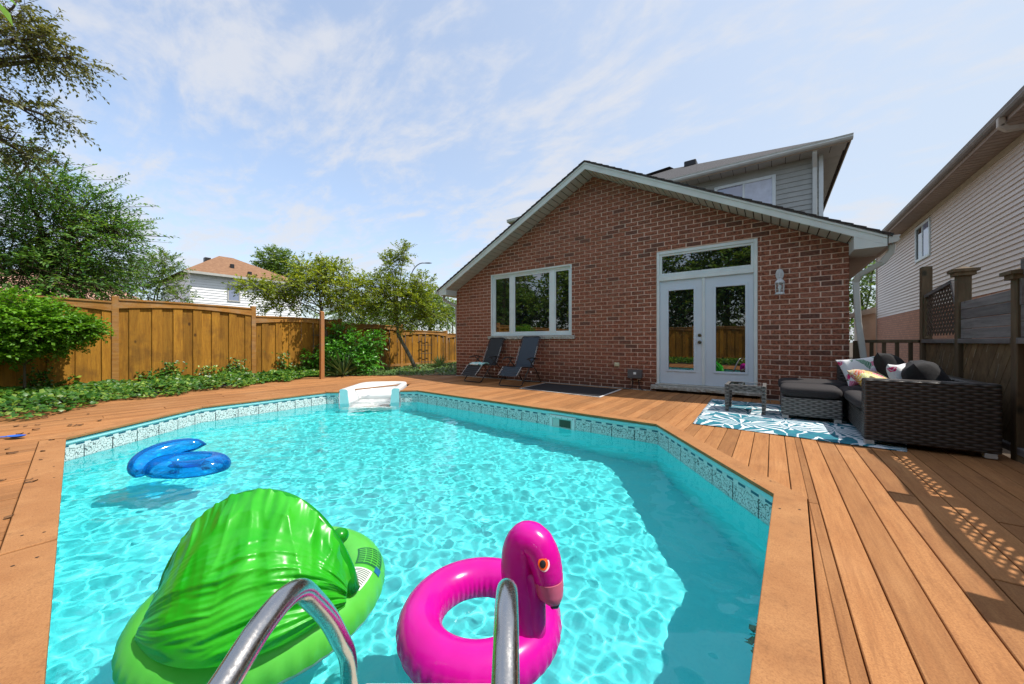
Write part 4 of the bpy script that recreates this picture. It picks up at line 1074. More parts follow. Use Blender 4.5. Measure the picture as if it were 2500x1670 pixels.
# ================================================================== cedar fence on the left
fence = thing('cedar_fence', 'orange stained cedar board fence with stepped panels running along the left garden', 'fence', (-11.5, 4, GZ))
def fx(y): return -11.28 - .055 * (y - 1.2)
ys_posts = [-6.3, -3.8, -1.3, 1.17, 3.71, 6.2, 8.7, 11.2, 13.7]
tops = [1.80, 1.80, 1.84, 1.90, 1.70, 1.60, 1.44, 1.36]
rr = random.Random(4)
def cedar_panel(par, y0, y1, top, fn, dirx=0, arch=True):
    n = round((y1 - y0) / .178)
    for i in range(n):
        a = y0 + .02 + (y1 - y0 - .04) * i / n; b = y0 + .02 + (y1 - y0 - .04) * (i + 1) / n
        off = .027 if i % 2 else 0.0; ex = .012 if i % 2 == 0 else -.008
        um = ((a + b) / 2 - y0) / (y1 - y0); tz = top - .17 + (.075 * math.sin(um * math.pi) if arch else 0)
        p0, p1 = fn(a - ex), fn(b + ex)
        dx, dyy = (1, 0) if dirx == 0 else (0, 1)
        th_ = .017
        q = [Vector((p[0] + dx * (off + s), p[1] + dyy * (off + s), 0)) for p, s in ((p0, 0), (p1, 0), (p1, th_), (p0, th_))]
        j = rr.uniform(-.004, .004)
        mesh_obj('fence_board', MB().hexa([(v_.x, v_.y, GZ + .04) for v_ in q] + [(v_.x, v_.y, tz + j) for v_ in q]), 'fence_cedar', par)
    # curved top rail (a stack of short straight pieces kept in one board) and cap
    mb = MB(); m = 10
    for s in range(m):
        a, b = y0 + .05 + (y1 - y0 - .1) * s / m, y0 + .05 + (y1 - y0 - .1) * (s + 1) / m
        ca, cb_ = (.085 * math.sin(math.pi * ((a - y0) / (y1 - y0))), .085 * math.sin(math.pi * ((b - y0) / (y1 - y0)))) if arch else (0, 0)
        pa, pb = fn(a), fn(b); dx, dyy = (1, 0) if dirx == 0 else (0, 1)
        q = [Vector((p[0] + dx * o__, p[1] + dyy * o__, 0)) for p, o__ in ((pa, .035), (pb, .035), (pb, .068), (pa, .068))]
        zs0 = [top - .19 + c_ for c_ in (ca, cb_, cb_, ca)]; zs1 = [top - .02 + .2 * c_ for c_ in (ca, cb_, cb_, ca)]
        mb.hexa([(v_.x, v_.y, z_) for v_, z_ in zip(q, zs0)] + [(v_.x, v_.y, z_) for v_, z_ in zip(q, zs1)])
    mesh_obj('top_rail', mb, 'fence_rail_wood', par)
    mb = MB()
    for s in range(m):
        a, b = y0 + .05 + (y1 - y0 - .1) * s / m, y0 + .05 + (y1 - y0 - .1) * (s + 1) / m
        ca, cb_ = (.017 * math.sin(math.pi * ((a - y0) / (y1 - y0))), .017 * math.sin(math.pi * ((b - y0) / (y1 - y0)))) if arch else (0, 0)
        pa, pb = fn(a), fn(b); dx, dyy = (1, 0) if dirx == 0 else (0, 1)
        q = [Vector((p[0] + dx * o__, p[1] + dyy * o__, 0)) for p, o__ in ((pa, -.045), (pb, -.045), (pb, .09), (pa, .09))]
        zs = [top - .018 + c_ for c_ in (ca, cb_, cb_, ca)]
        mb.hexa([(v_.x, v_.y, z_) for v_, z_ in zip(q, zs)] + [(v_.x, v_.y, z_ + .035) for v_, z_ in zip(q, zs)])
    mesh_obj('cap_rail', mb, 'fence_rail_wood', par)
    pa, pb = fn(y0 + .05), fn(y1 - .05)
    mesh_obj('bottom_rail', MB().bar((pa[0] + (.05 if dirx == 0 else 0), pa[1] + (.05 if dirx else 0), .12), (pb[0] + (.05 if dirx == 0 else 0), pb[1] + (.05 if dirx else 0), .12), .035, .09), 'fence_rail_wood', par)
ffn = lambda y: (fx(y), y)
for y0, y1, tp_ in zip(ys_posts, ys_posts[1:], tops): cedar_panel(fence, y0, y1, tp_, ffn)
for i, y in enumerate(ys_posts):
    tp_ = max(tops[max(0, i - 1)], tops[min(i, len(tops) - 1)]) + .07
    mesh_obj('post', MB().box(fx(y) - .045, fx(y) + .075, y - .052, y + .052, GZ, tp_), 'fence_rail_wood', fence, bevel=.006)
# return of the fence across the end of the garden, behind the viewer
bf = thing('back_fence', 'brown cedar board fence across the garden behind the viewer, mirrored in the door glass', 'fence', (-4, -6.3, GZ))
bfn = lambda x: (x, -6.3)
xsp = [-11.0, -8.5, -6.0, -3.5, -1.0, 1.5, 4.0]
for a, b in zip(xsp, xsp[1:]): cedar_panel(bf, a, b, 1.8, bfn, 1)
for a in xsp: mesh_obj('post', MB().box(a - .05, a + .05, -6.37, -6.2, GZ, 1.88), 'fence_rail_wood', bf, bevel=.006)
# trellises leaning on the fence
def trellis(y, label, w=.42, h=1.35):
    th = thing('trellis', label, 'trellis', (fx(y) + .2, y, GZ), group='wooden trellises against the cedar fence'); xx = fx(y) + .14
    for i in range(4): mesh_obj('upright', MB().box(xx, xx + .018, y - w / 2 + w * i / 3 - .012, y - w / 2 + w * i / 3 + .012, GZ, h), 'old_wood', th)
    for i in range(4): mesh_obj('crossbar', MB().box(xx + .018, xx + .034, y - w / 2 - .06, y + w / 2 + .06, .18 + i * .34, .205 + i * .34), 'old_wood', th)
trellis(5.55, 'thin wooden trellis against the cedar fence left of the lone post', .55, 1.42)
trellis(9.9, 'thin wooden trellis against the cedar fence near the brick house corner', .5, 1.15)
pp = atd(786, 835, 9.7)
th = thing('wooden_post', 'lone weathered orange square post standing in the ivy', 'post', (pp.x, pp.y, GZ))
mesh_obj('shaft', MB().hexa([(pp.x - .048, pp.y - .048, GZ), (pp.x + .048, pp.y - .048, GZ), (pp.x + .048, pp.y + .048, GZ), (pp.x - .048, pp.y + .048, GZ), (pp.x - .046, pp.y - .046, 1.84), (pp.x + .046, pp.y - .046, 1.82), (pp.x + .046, pp.y + .046, 1.82), (pp.x - .046, pp.y + .046, 1.84)]), 'post_orange', th, bevel=.004)

# ================================================================== privacy fence on the right
pf = thing('privacy_fence', 'weathered dark wooden privacy fence with lattice and capped posts beside the sofa', 'fence', (1.68, 5.5, 0))
PX = 1.70
def old_post(y, top, cap=True, x=PX, w=.10):
    p = mesh_obj('post', MB().box(x - w / 2, x + w / 2, y - w / 2, y + w / 2, -.1, top), 'old_wood', pf, bevel=.005)
    if cap: mesh_obj('post_cap', MB().box(x - w / 2 - .025, x + w / 2 + .025, y - w / 2 - .025, y + w / 2 + .025, top - .07, top - .03).box(x - w / 2 - .045, x + w / 2 + .045, y - w / 2 - .045, y + w / 2 + .045, top - .0305, top).add([(x - .075, y - .075, top), (x + .075, y - .075, top), (x + .075, y + .075, top), (x - .075, y + .075, top), (x, y, top + .035)], [(0, 1, 4), (1, 2, 4), (2, 3, 4), (3, 0, 4)]), 'old_wood', p)
PY = [7.30, 6.12, 4.95, 3.75, 2.55, 1.35, .15, -1.05]
old_post(PY[0], 2.03, False); old_post(PY[1], 1.80); old_post(PY[2], 1.60)
for y in PY[3:]: old_post(y, 1.76)
def lattice(y0, y1, zlo, ztop, parent):
    """diagonal strips between zlo and ztop(y), plus a frame"""
    d = .066; w = .025
    def seg(c, s):
        pts = []
        N = 60; inside = False; a = None
        L = 2.2
        for i in range(N + 1):
            t_ = -L + 2 * L * i / N
            y = (y0 + y1) / 2 + c + t_ * .7071; z = zlo + .3 + s * t_ * .7071
            ok = y0 < y < y1 and zlo < z < ztop(y)
            if ok and a is None: a = (y, z)
            if ok: b = (y, z)
            if not ok and a is not None: break
        return (a, b) if a is not None and abs(b[0] - a[0]) > .03 else None
    for s, xo in ((1, 0), (-1, .008)):
        c = -1.6
        while c < 1.6:
            q = seg(c, s)
            if q: mesh_obj('lattice_strip', MB().bar((PX - .01 + xo, q[0][0], q[0][1]), (PX - .01 + xo, q[1][0], q[1][1]), .007, w, (0, -s * .7, .7)), 'lattice_wood', parent)
            c += d * 1.4142
for i in range(len(PY) - 1):
    ya, yb = PY[i + 1] + .05, PY[i] - .05
    mid = mesh_obj('mid_rail', MB().box(PX - .055, PX + .045, ya, yb, .985, 1.035), 'old_grey', pf, bevel=.004)
    mesh_obj('bottom_rail', MB().box(PX - .05, PX + .04, ya, yb, .06, .12), 'old_grey', pf, bevel=.004)
    # diagonal boards
    w = .135; s = ya - 1.2
    while s < yb:
        poly = [(s, .12), (s + w - .006, .12), (s + w - .006 + .5 * -1 + .5 + .62, .985), (s + .62, .985)]
        pl = clip(poly, lambda t_: t_[0] - ya); pl = clip(pl, lambda t_: yb - t_[0]) if len(pl) > 2 else pl
        if len(pl) > 2: mesh_obj('diagonal_board', MB().prism([(PX - .012 + random.uniform(-.002, .002), 2 * (ya + yb) / 2 - p[0], p[1]) for p in pl], (.02, 0, 0)), 'old_diagonal', pf)
        s += w
    if i == 1:
        for q in range(4):
            z0 = 1.04 + q * .105; dz = -.012
            mesh_obj('plank', MB().hexa([(PX - .03, ya, z0), (PX - .008, ya, z0), (PX - .008, yb, z0), (PX - .03, yb, z0), (PX - .03, ya, z0 + .10), (PX - .008, ya, z0 + .10), (PX - .008, yb, z0 + .10 - (.02 if q == 3 else 0)), (PX - .03, yb, z0 + .10 - (.02 if q == 3 else 0))]), 'old_grey', pf, bevel=.003)
    elif i == 0:
        zt = lambda y, ya=ya, yb=yb: min(1.70 - .10 * (y - ya) if False else 1.62 + .10 * (yb - y) / (yb - ya), 1.28 + 2.2 * (y - ya))
        lattice(ya, yb, 1.05, zt, pf)
        pts = [(yb, zt(yb)), (ya + .18, 1.70), (ya, 1.30)]
        for p, q in zip(pts, pts[1:]): mesh_obj('lattice_frame', MB().bar((PX - .01, p[0], p[1]), (PX - .01, q[0], q[1]), .04, .04, (1, 0, 0)), 'old_grey', pf)
        mesh_obj('lattice_frame', MB().box(PX - .03, PX + .01, yb - .04, yb, 1.05, 1.60), 'old_wood', pf)
    else:
        zt = lambda y, ya=ya, yb=yb: 1.56 + .05 * math.cos(math.pi * ((y - ya) / (yb - ya) - .5)) ** 2 * (1 if i % 2 else -1)
        lattice(ya + .04, yb - .04, 1.31, zt, pf)
        for q in range(2): mesh_obj('plank', MB().box(PX - .03, PX - .008, ya, yb, 1.04 + q * .135, 1.172 + q * .135), 'old_grey', pf, bevel=.003)
        N = 8
        mb = MB()
        for s_ in range(N):
            a, b = ya + (yb - ya) * s_ / N, ya + (yb - ya) * (s_ + 1) / N
            mb.hexa([(PX - .03, a, zt(a)), (PX + .01, a, zt(a)), (PX + .01, b, zt(b)), (PX - .03, b, zt(b)), (PX - .03, a, zt(a) + .13), (PX + .01, a, zt(a) + .13), (PX + .01, b, zt(b) + .13), (PX - .03, b, zt(b) + .13)])
        mesh_obj('top_rail', mb, 'old_grey', pf)
        for a in (ya, yb - .035): mesh_obj('lattice_frame', MB().box(PX - .035, PX + .015, a, a + .035, 1.31, 1.53), 'old_grey', pf)
# peeling pale scratches on the diagonal boards
for q in range(26):
    y = random.uniform(5.05, 7.2); z = random.uniform(.3, .93); L = random.uniform(.05, .2)
    mesh_obj('scratch', MB().add([(PX - .0155, y, z), (PX - .0155, y + .006, z), (PX - .0155, y + .006 - L * .5, z + L), (PX - .0155, y - L * .5, z + L)], [(0, 1, 2, 3)]), 'scratch', pf)
# low railing between house corner and fence
rl = thing('deck_railing', 'short dark wooden railing with balusters between the house corner and the privacy fence', 'railing', (1.3, 7.5, 0))
ra, rb = Vector((1.10, 7.62, 0)), Vector((PX - .05, 7.34, 0))
mesh_obj('post', MB().box(1.02, 1.12, 7.60, 7.70, -.1, 1.02), 'old_wood', rl, bevel=.004)
mesh_obj('top_rail', MB().bar(ra + Vector((0, 0, 1.01)), rb + Vector((0, 0, 1.01)), .07, .045), 'old_wood', rl, bevel=.004)
mesh_obj('bottom_rail', MB().bar(ra + Vector((0, 0, .12)), rb + Vector((0, 0, .12)), .05, .045), 'old_wood', rl, bevel=.004)
for f in (.2, .42, .64, .86):
    p = ra.lerp(rb, f); mesh_obj('baluster', MB().box(p.x - .02, p.x + .02, p.y - .02, p.y + .02, .14, .99), 'old_wood', rl, bevel=.003)

# ================================================================== vegetation
def unit(v): return v / np.maximum(np.linalg.norm(v, axis=-1, keepdims=True), 1e-9)
def leaf_mesh(P, D, N, L, W, fold=.25, droop=.15):
    """one folded leaf (4 triangles) per point: P base, D direction, N upward hint, L length, W width"""
    n = len(P); D = unit(D); S = unit(np.cross(D, N)); U = np.cross(S, D)
    L = np.broadcast_to(np.asarray(L, float), (n,))[:, None]; W = np.broadcast_to(np.asarray(W, float), (n,))[:, None]
    mid = P + D * L * .5 - U * L * droop * .3
    a = P; b = mid + S * W * .5 + U * W * fold; c = P + D * L - U * L * droop; d = mid - S * W * .5 + U * W * fold
    V = np.stack([a, b, c, d, mid], 1).reshape(-1, 3)
    base = (np.arange(n) * 5)[:, None]
    F = np.concatenate([base + np.array([[0, 4, 1]]), base + np.array([[1, 4, 2]]), base + np.array([[0, 3, 4]]), base + np.array([[3, 2, 4]])])
    return V, F
def stick_mesh(A, B, r):
    """thin three-sided twigs"""
    n = len(A); D = unit(B - A); h = np.where(np.abs(D[:, 2:3]) < .9, np.array([[0, 0, 1.0]]), np.array([[1.0, 0, 0]])); u = unit(np.cross(D, h)); w = np.cross(D, u)
    r = np.broadcast_to(np.asarray(r, float), (n,))[:, None]; V = []
    for E_, s in ((A, 1.0), (B, .5)):
        for k in range(3):
            a = 2 * math.pi * k / 3; V.append(E_ + (u * math.cos(a) + w * math.sin(a)) * r * s)
    V = np.stack(V, 1).reshape(-1, 3); base = (np.arange(n) * 6)[:, None]; F = []
    for k in range(3):
        k2 = (k + 1) % 3; F += [base + np.array([[k, k2, 3 + k2]]), base + np.array([[k, 3 + k2, 3 + k]])]
    return V, np.concatenate(F)
def foliage(r, blobs, twigs, tl, per, L, W, out=1.0, up=.15, rad_pow=.45, jit=.7, side=.9, droop=.2):
    """twigs spread through ellipsoids [(centre, radii, weight)], leaves along each twig"""
    wts = np.array([b[2] for b in blobs], float); wts /= wts.sum()
    pick = r.choice(len(blobs), twigs, p=wts)
    C = np.array([b[0] for b in blobs], float)[pick]; Rr = np.array([b[1] for b in blobs], float)[pick]
    d = unit(r.normal(size=(twigs, 3))); rad = r.random((twigs, 1)) ** rad_pow
    A = C + d * rad * Rr
    dirn = unit(d * out + r.normal(size=(twigs, 3)) * jit * .5 + np.array([[0, 0, up]]))
    tlen = tl * r.uniform(.55, 1.25, (twigs, 1))
    B = A + dirn * tlen
    s = (np.arange(per) + .6) / per
    bend = np.array([0, 0, -1.0]) * tlen[:, None, :] * .22 * (s[None, :, None] ** 2)
    P = A[:, None, :] + (B - A)[:, None, :] * s[None, :, None] + bend
    sd = unit(np.cross(dirn, r.normal(size=(twigs, 3)) * .35 + np.array([[0, 0, 1.0]])))
    sg = np.where(np.arange(per) % 2, 1, -1)[None, :, None]
    D = dirn[:, None, :] * .75 + sd[:, None, :] * sg * side + r.normal(size=(twigs, per, 3)) * .28
    N = np.array([0, 0, 1.0]) + r.normal(size=(twigs, per, 3)) * .45
    n = twigs * per
    sc = r.uniform(.65, 1.2, n)
    LV = leaf_mesh(P.reshape(-1, 3), D.reshape(-1, 3), N.reshape(-1, 3), L * sc, W * sc, droop=droop)
    TV = stick_mesh(A - dirn * tlen * .35, P[:, -1, :], .0045 * (tl / .35) ** .5)
    return LV, TV, A
def tree(name, label, cat, base, trunk, blobs, twigs, tl, per, L, W, leaf, bark='bark', tr=.09, seed=1, group=None, nb=14, **kw):
    r = np.random.default_rng(seed)
    th = thing(name, label, cat, tuple(base), group=group)
    (LV, LF), (TV, TF), A = foliage(r, blobs, twigs, tl, per, L, W, **kw)
    np_mesh('crown', LV, LF, leaf, th)
    np_mesh('twigs', TV, TF, 'twig', th, kind='stuff')
    pts = [Vector(p) for p in trunk]; n = len(pts)
    mb = MB().tube(pts, [tr * (1 - .55 * i / max(1, n - 1)) for i in range(n)], 10)
    top = pts[-1]
    for b in blobs:
        c = Vector(b[0]); st = pts[max(1, n - 2)].lerp(top, random.random())
        mid = st.lerp(c, .5) + Vector((random.uniform(-.1, .1), random.uniform(-.1, .1), .12)) * (c - st).length * .5
        mb.tube([st, mid, c], [tr * .38, tr * .26, tr * .14], 6)
        k = max(2, nb // len(blobs)); idx = r.choice(len(A), k)
        for i in idx:
            q = Vector(A[i]); m2 = c.lerp(q, .5) + Vector((0, 0, -.04))
            if (q - c).length < max(b[1]) * 1.3: mb.tube([mid.lerp(c, .7), m2, q], [tr * .16, tr * .11, tr * .05], 5)
    mesh_obj('trunk', mb, bark, th, smooth=True)
    return th
P3 = lambda px, py, d: tuple(atd(px, py, d))
# large arching dark tree over the left fence
bl = [(P3(95, 560, 7.8), (1.15, 1.2, .95), 3.0), (P3(190, 610, 8.3), (.9, 1.0, .8), 2.2), (P3(60, 440, 7.6), (.8, .9, .55), 1.1), (P3(40, 660, 7.4), (.9, .9, .6), 1.6),
      (P3(200, 505, 8.2), (.7, .8, .40), 1.0), (P3(262, 560, 8.4), (.5, .6, .36), .8), (P3(150, 680, 8.0), (.95, .9, .45), 1.3), (P3(225, 690, 8.4), (.55, .6, .35), .6)]
b0 = P3(90, 835, 8.3)
tree('arching_tree', 'large dark green tree with long arching leafy shoots hanging over the left fence', 'tree', (b0[0], b0[1], GZ), [(b0[0], b0[1], GZ), (b0[0] + .1, b0[1], 1.0), (b0[0], b0[1] + .1, 2.2), P3(120, 610, 8.0)], bl, 1750, .62, 11, .10, .038, 'leaf_dark', tr=.14, seed=3, out=1.15, up=.28, nb=40, rad_pow=.5)
th = bpy.data.objects['arching_tree']; r = np.random.default_rng(77); 
for (sx_, sy_, ex_, ey_) in ((185, 470, 205, 400), (215, 470, 318, 424), (225, 480, 297, 457), (245, 510, 340, 486), (310, 545, 400, 533), (290, 560, 384, 545), (300, 570, 378, 556), (295, 585, 383, 572), (285, 600, 366, 590), (280, 615, 360, 606), (265, 640, 350, 636), (150, 440, 170, 385), (110, 400, 135, 372), (240, 540, 345, 510), (270, 660, 335, 668), (80, 400, 128, 388), (140, 470, 165, 420)):
    Ps, Ds, Ns, Ls = [], [], [], []; As, Bs = [], []
    d_ = r.uniform(7.9, 8.4); a_ = np.array(P3(sx_, sy_, d_)); b_ = np.array(P3(ex_, ey_, d_ + r.uniform(-.2, .2))); As.append(a_); Bs.append(b_); n_ = 26; dv = (b_ - a_) / np.linalg.norm(b_ - a_)
    for i_ in range(n_):
        f_ = i_ / n_; Ps.append(a_ + (b_ - a_) * f_); sd_ = np.cross(dv, [.3, .4, .8]); Ds.append(dv * .9 + sd_ * (1 if i_ % 2 else -1) * .9 + r.normal(size=3) * .15 + np.array([0, 0, .25])); Ns.append(np.array([.2, -.3, 1.0])); Ls.append(.105 * (1 - .35 * f_))
    LV, LF = leaf_mesh(np.array(Ps), np.array(Ds), np.array(Ns), np.array(Ls), np.array(Ls) * .40); so = np_mesh('leafy_shoot', LV, LF, 'leaf_dark', th); TV, TF = stick_mesh(np.array(As), np.array(Bs), .006); np_mesh('stem', TV, TF, 'twig', so)
# second, olive-brown crown whose limbs enter at the top left
bl = [(P3(35, 95, 6.3), (.75, .6, .42), 2.2), (P3(120, 130, 6.5), (.55, .6, .25), 1.0), (P3(20, 30, 6.2), (.6, .5, .3), 1.0), (P3(60, 262, 6.4), (.55, .6, .13), .8), (P3(120, 285, 6.6), (.35, .4, .10), .35), (P3(15, 345, 6.4), (.45, .5, .22), .8), (P3(75, 385, 6.7), (.3, .3, .12), .3), (P3(-150, 120, 6.2), (.9, .9, .9), 1.2), (P3(175, 140, 6.6), (.28, .3, .12), .3)]
b0 = P3(-420, 835, 6.3)
tree('pear_tree', 'olive brown leaved tree whose drooping limbs enter above the left fence', 'tree', (b0[0], b0[1], GZ), [(b0[0], b0[1], GZ), (b0[0], b0[1], 2.5), P3(-330, 250, 6.3), P3(-180, 190, 6.3)], bl, 680, .34, 9, .075, .040, 'leaf_olive', tr=.15, seed=9, out=.8, up=-.02, nb=60, droop=.3)
# bright leaf hanging right in front of the lens
th = thing('overhanging_sprig', 'bright sunlit leaves on a thin sprig hanging high in the air at left', 'sprig', P3(-30, -60, 1.25))
Pn = np.array([P3(-22, -14, 1.25), P3(-6, -22, 1.27), P3(-40, -8, 1.2)]); Dn = np.array([np.array(P3(36, 62, 1.25)) - Pn[0], np.array(P3(46, 16, 1.3)) - Pn[1], np.array(P3(-30, 60, 1.25)) - Pn[2]])
LV, LF = leaf_mesh(Pn, Dn, np.tile(np.array([[.3, .2, .9]]), (3, 1)) + np.array([[0, 0, 0], [.5, .3, .1], [0, .1, 0]]), np.linalg.norm(Dn, axis=1), np.array([.034, .034, .034]), fold=.15, droop=.05)
np_mesh('leaf_blades', LV, LF, 'leaf_near', th)
mesh_obj('stem', MB().tube([P3(-150, -240, 1.3), P3(-60, -90, 1.26), P3(-14, -18, 1.25)], .003, 5), 'twig', th)
# rounded bright shrub in front of the fence
bl = [(P3(40, 765, 6.2), (.62, .55, .30), 2), (P3(110, 790, 6.3), (.52, .5, .24), 1.6), (P3(170, 805, 6.4), (.34, .35, .15), .8), (P3(20, 820, 6.1), (.5, .4, .2), 1.0), (P3(90, 830, 6.3), (.4, .4, .15), .8), (P3(0, 850, 6.1), (.6, .45, .16), 1.0), (P3(190, 800, 6.4), (.22, .3, .12), .4), (P3(130, 840, 6.4), (.35, .35, .10), .5), (P3(-60, 800, 6.0), (.5, .5, .4), 1.0)]
b0 = P3(60, 835, 6.3)
tree('leafy_shrub', 'rounded bright green shrub in full sun spreading in front of the left fence', 'shrub', (b0[0], b0[1], GZ), [(b0[0], b0[1], GZ), (b0[0], b0[1], .6), P3(70, 815, 6.3)], bl, 2600, .20, 9, .058, .044, 'leaf_bright', tr=.022, seed=4, out=1.0, up=.25, nb=20, droop=.25)
# loose grey-green tree between the big tree and the white house
bl = [(P3(340, 690, 13.0), (1.0, 1.0, .75), 2), (P3(395, 680, 13.5), (.75, .8, .8), 1.6), (P3(300, 680, 13), (.7, .7, .5), 1), (P3(405, 640, 13.4), (.4, .4, .35), .6), (P3(440, 725, 13.2), (.45, .4, .3), .35)]
b0 = P3(370, 835, 13.2)
tree('loose_tree', 'loose grey green tree behind the fence in front of the white house', 'tree', (b0[0], b0[1], GZ), [(b0[0], b0[1], GZ), (b0[0], b0[1], 1.4), P3(372, 740, 13.2)], bl, 900, .32, 8, .085, .045, 'leaf_mid', tr=.07, seed=6, out=.9, up=.5, nb=26)
# two small yellow-green trees by the fence
bl = [(P3(800, 690, 11.15), (.85, .85, .45), 2.2), (P3(720, 700, 11.05), (.85, .8, .28), 1.4), (P3(660, 715, 10.75), (.6, .6, .16), .8), (P3(860, 705, 11.15), (.65, .7, .32), 1.3), (P3(745, 655, 11.15), (.4, .4, .25), .7), (P3(815, 655, 11.35), (.45, .4, .2), .7), (P3(610, 700, 10.55), (.35, .35, .1), .4), (P3(700, 745, 10.95), (.6, .6, .15), .7), (P3(840, 745, 11.15), (.7, .6, .2), .9), (P3(785, 660, 11.15), (.3, .3, .3), .5)]
b0 = P3(805, 835, 11.15)
tree('spreading_tree', 'small yellow green tree with flat spreading branches beside the lone post', 'tree', (b0[0], b0[1], GZ), [(b0[0], b0[1], GZ), P3(800, 830, 11.15), P3(785, 770, 11.15), P3(780, 720, 11.15)], bl, 1150, .34, 9, .095, .05, 'leaf_yellow', tr=.055, seed=12, out=.9, up=.12, nb=60, jit=.8)
bl = [(P3(960, 720, 12.3), (.85, .85, .6), 2.0), (P3(1010, 740, 12.5), (.7, .7, .55), 1.4), (P3(925, 695, 12.2), (.6, .6, .35), .9), (P3(960, 650, 12.4), (.35, .35, .35), .6), (P3(985, 618, 12.4), (.22, .22, .25), .3), (P3(1030, 690, 12.5), (.4, .4, .25), .5), (P3(1060, 770, 12.6), (.45, .4, .25), .5), (P3(905, 745, 12.2), (.5, .5, .25), .6), (P3(990, 790, 12.5), (.5, .5, .2), .5)]
b0 = onz(1020, 903, 0.0)
tree('leaning_tree', 'small yellow green tree on a leaning bare trunk near the brick house corner', 'tree', (b0.x, b0.y, GZ), [(b0.x, b0.y, GZ), P3(1000, 868, 12.7), P3(972, 818, 12.6), P3(968, 770, 12.5), P3(962, 720, 12.4)], bl, 1150, .34, 9, .095, .05, 'leaf_yellow', bark='bark_grey', tr=.075, seed=15, out=.9, up=.35, nb=50, jit=.8)
# darker trees farther back
bl = [(P3(675, 640, 44), (2.0, 2.0, 1.5), 2), (P3(700, 660, 44), (1.6, 1.6, 1.2), 1), (P3(655, 660, 44), (1.4, 1.4, .9), 1)]
b0 = P3(680, 835, 44); tree('dark_far_tree', 'dark dense tree showing above the roof of the white house', 'tree', (b0[0], b0[1], GZ), [(b0[0], b0[1], GZ), (b0[0], b0[1], 5), P3(680, 660, 44)], bl, 700, .9, 8, .3, .16, 'leaf_mid', tr=.3, seed=21, nb=20, out=.9, up=.3)
bl = [(P3(1050, 745, 24), (1.6, 1.6, 1.2), 2), (P3(1075, 770, 24), (1.3, 1.3, .9), 1.2), (P3(1020, 730, 24), (1.4, 1.4, 1.0), 1), (P3(1000, 780, 24), (1.8, 1.6, 1), 1)]
b0 = P3(1050, 835, 24); tree('round_far_tree', 'mid green round tree behind the leaning tree and fence', 'tree', (b0[0], b0[1], GZ), [(b0[0], b0[1], GZ), (b0[0], b0[1], 1.5), P3(1050, 770, 24)], bl, 900, .55, 8, .17, .1, 'leaf_mid', tr=.16, seed=22, nb=20)
bl = [(P3(905, 770, 17), (1.5, 1.5, .9), 2), (P3(850, 760, 17), (1.4, 1.4, .8), 1.5), (P3(955, 775, 17.5), (1.3, 1.3, .8), 1.5)]
b0 = P3(900, 835, 17); tree('hedge_tree', 'low green tree filling the gap between the two yellow trees behind the fence', 'tree', (b0[0], b0[1], GZ), [(b0[0], b0[1], GZ), (b0[0], b0[1], 1.2), P3(900, 785, 17)], bl, 800, .45, 8, .13, .07, 'leaf_mid', tr=.1, seed=24, nb=20)
bl = [(P3(1108, 752, 70), (1.4, 1.4, 1.2), 2), (P3(1095, 770, 70), (1.5, 1.5, 1.2), 2)]
b0 = P3(1105, 835, 70); tree('tiny_far_tree', 'small hazy distant tree above the grey roof by the brick corner', 'tree', (b0[0], b0[1], GZ), [(b0[0], b0[1], GZ), (b0[0], b0[1], 3), P3(1105, 765, 70)], bl, 200, .6, 6, .4, .25, 'leaf_mid', tr=.2, seed=25, nb=8)
# tree between the two houses on the right
bl = [(P3(2105, 690, 26), (1.5, 1.5, 1.5), 2), (P3(2120, 760, 26), (1.4, 1.4, 1.2), 1.4), (P3(2085, 790, 25), (1.2, 1.2, 1.1), 1.2), (P3(2130, 650, 26), (1.0, 1.0, .9), .9), (P3(2075, 720, 26), (1.0, 1, 1), 1)]
b0 = P3(2105, 835, 26); tree('gap_tree', 'leafy tree seen through the gap between brick house and sided house', 'tree', (b0[0], b0[1], GZ), [(b0[0], b0[1], GZ), (b0[0], b0[1], 2), P3(2105, 740, 26)], bl, 620, .6, 8, .2, .12, 'leaf_mid', tr=.16, seed=31, nb=24)
# a row of trees across the back of the garden (mirrored in the windows)
for i, (x, y, h, w) in enumerate(((-11.5, -8.9, 9.2, 3.0), (-6.8, -9.2, 9.8, 3.1), (-2.2, -8.9, 9.4, 3.0), (2.4, -9.3, 9.6, 3.0), (-16.0, -6.0, 6.5, 2.5))):
    r = np.random.default_rng(50 + i)
    bl = [((x + r.normal() * .8, y + r.normal() * .6, h * f + r.normal() * .2), (w * g, w * g * .8, h * .17), g) for f, g in ((.28, .8), (.42, 1.0), (.55, 1.0), (.68, .95), (.82, .8))]
    tree('garden_tree', ['broad dark tree at the back left of the garden behind the viewer', 'tall dark tree behind the viewer facing the brick window', 'tall dark tree behind the viewer facing the french doors', 'dark tree behind the viewer at the right rear corner', 'dark tree beyond the left fence behind the arching tree'][i], 'tree', (x, y, GZ), [(x, y, GZ), (x + .1, y, h * .3), (x, y, h * .7)], bl, 1700, .75, 8, .28, .15, 'leaf_mid', tr=.16, seed=60 + i, nb=24, group='trees round the back of the garden')
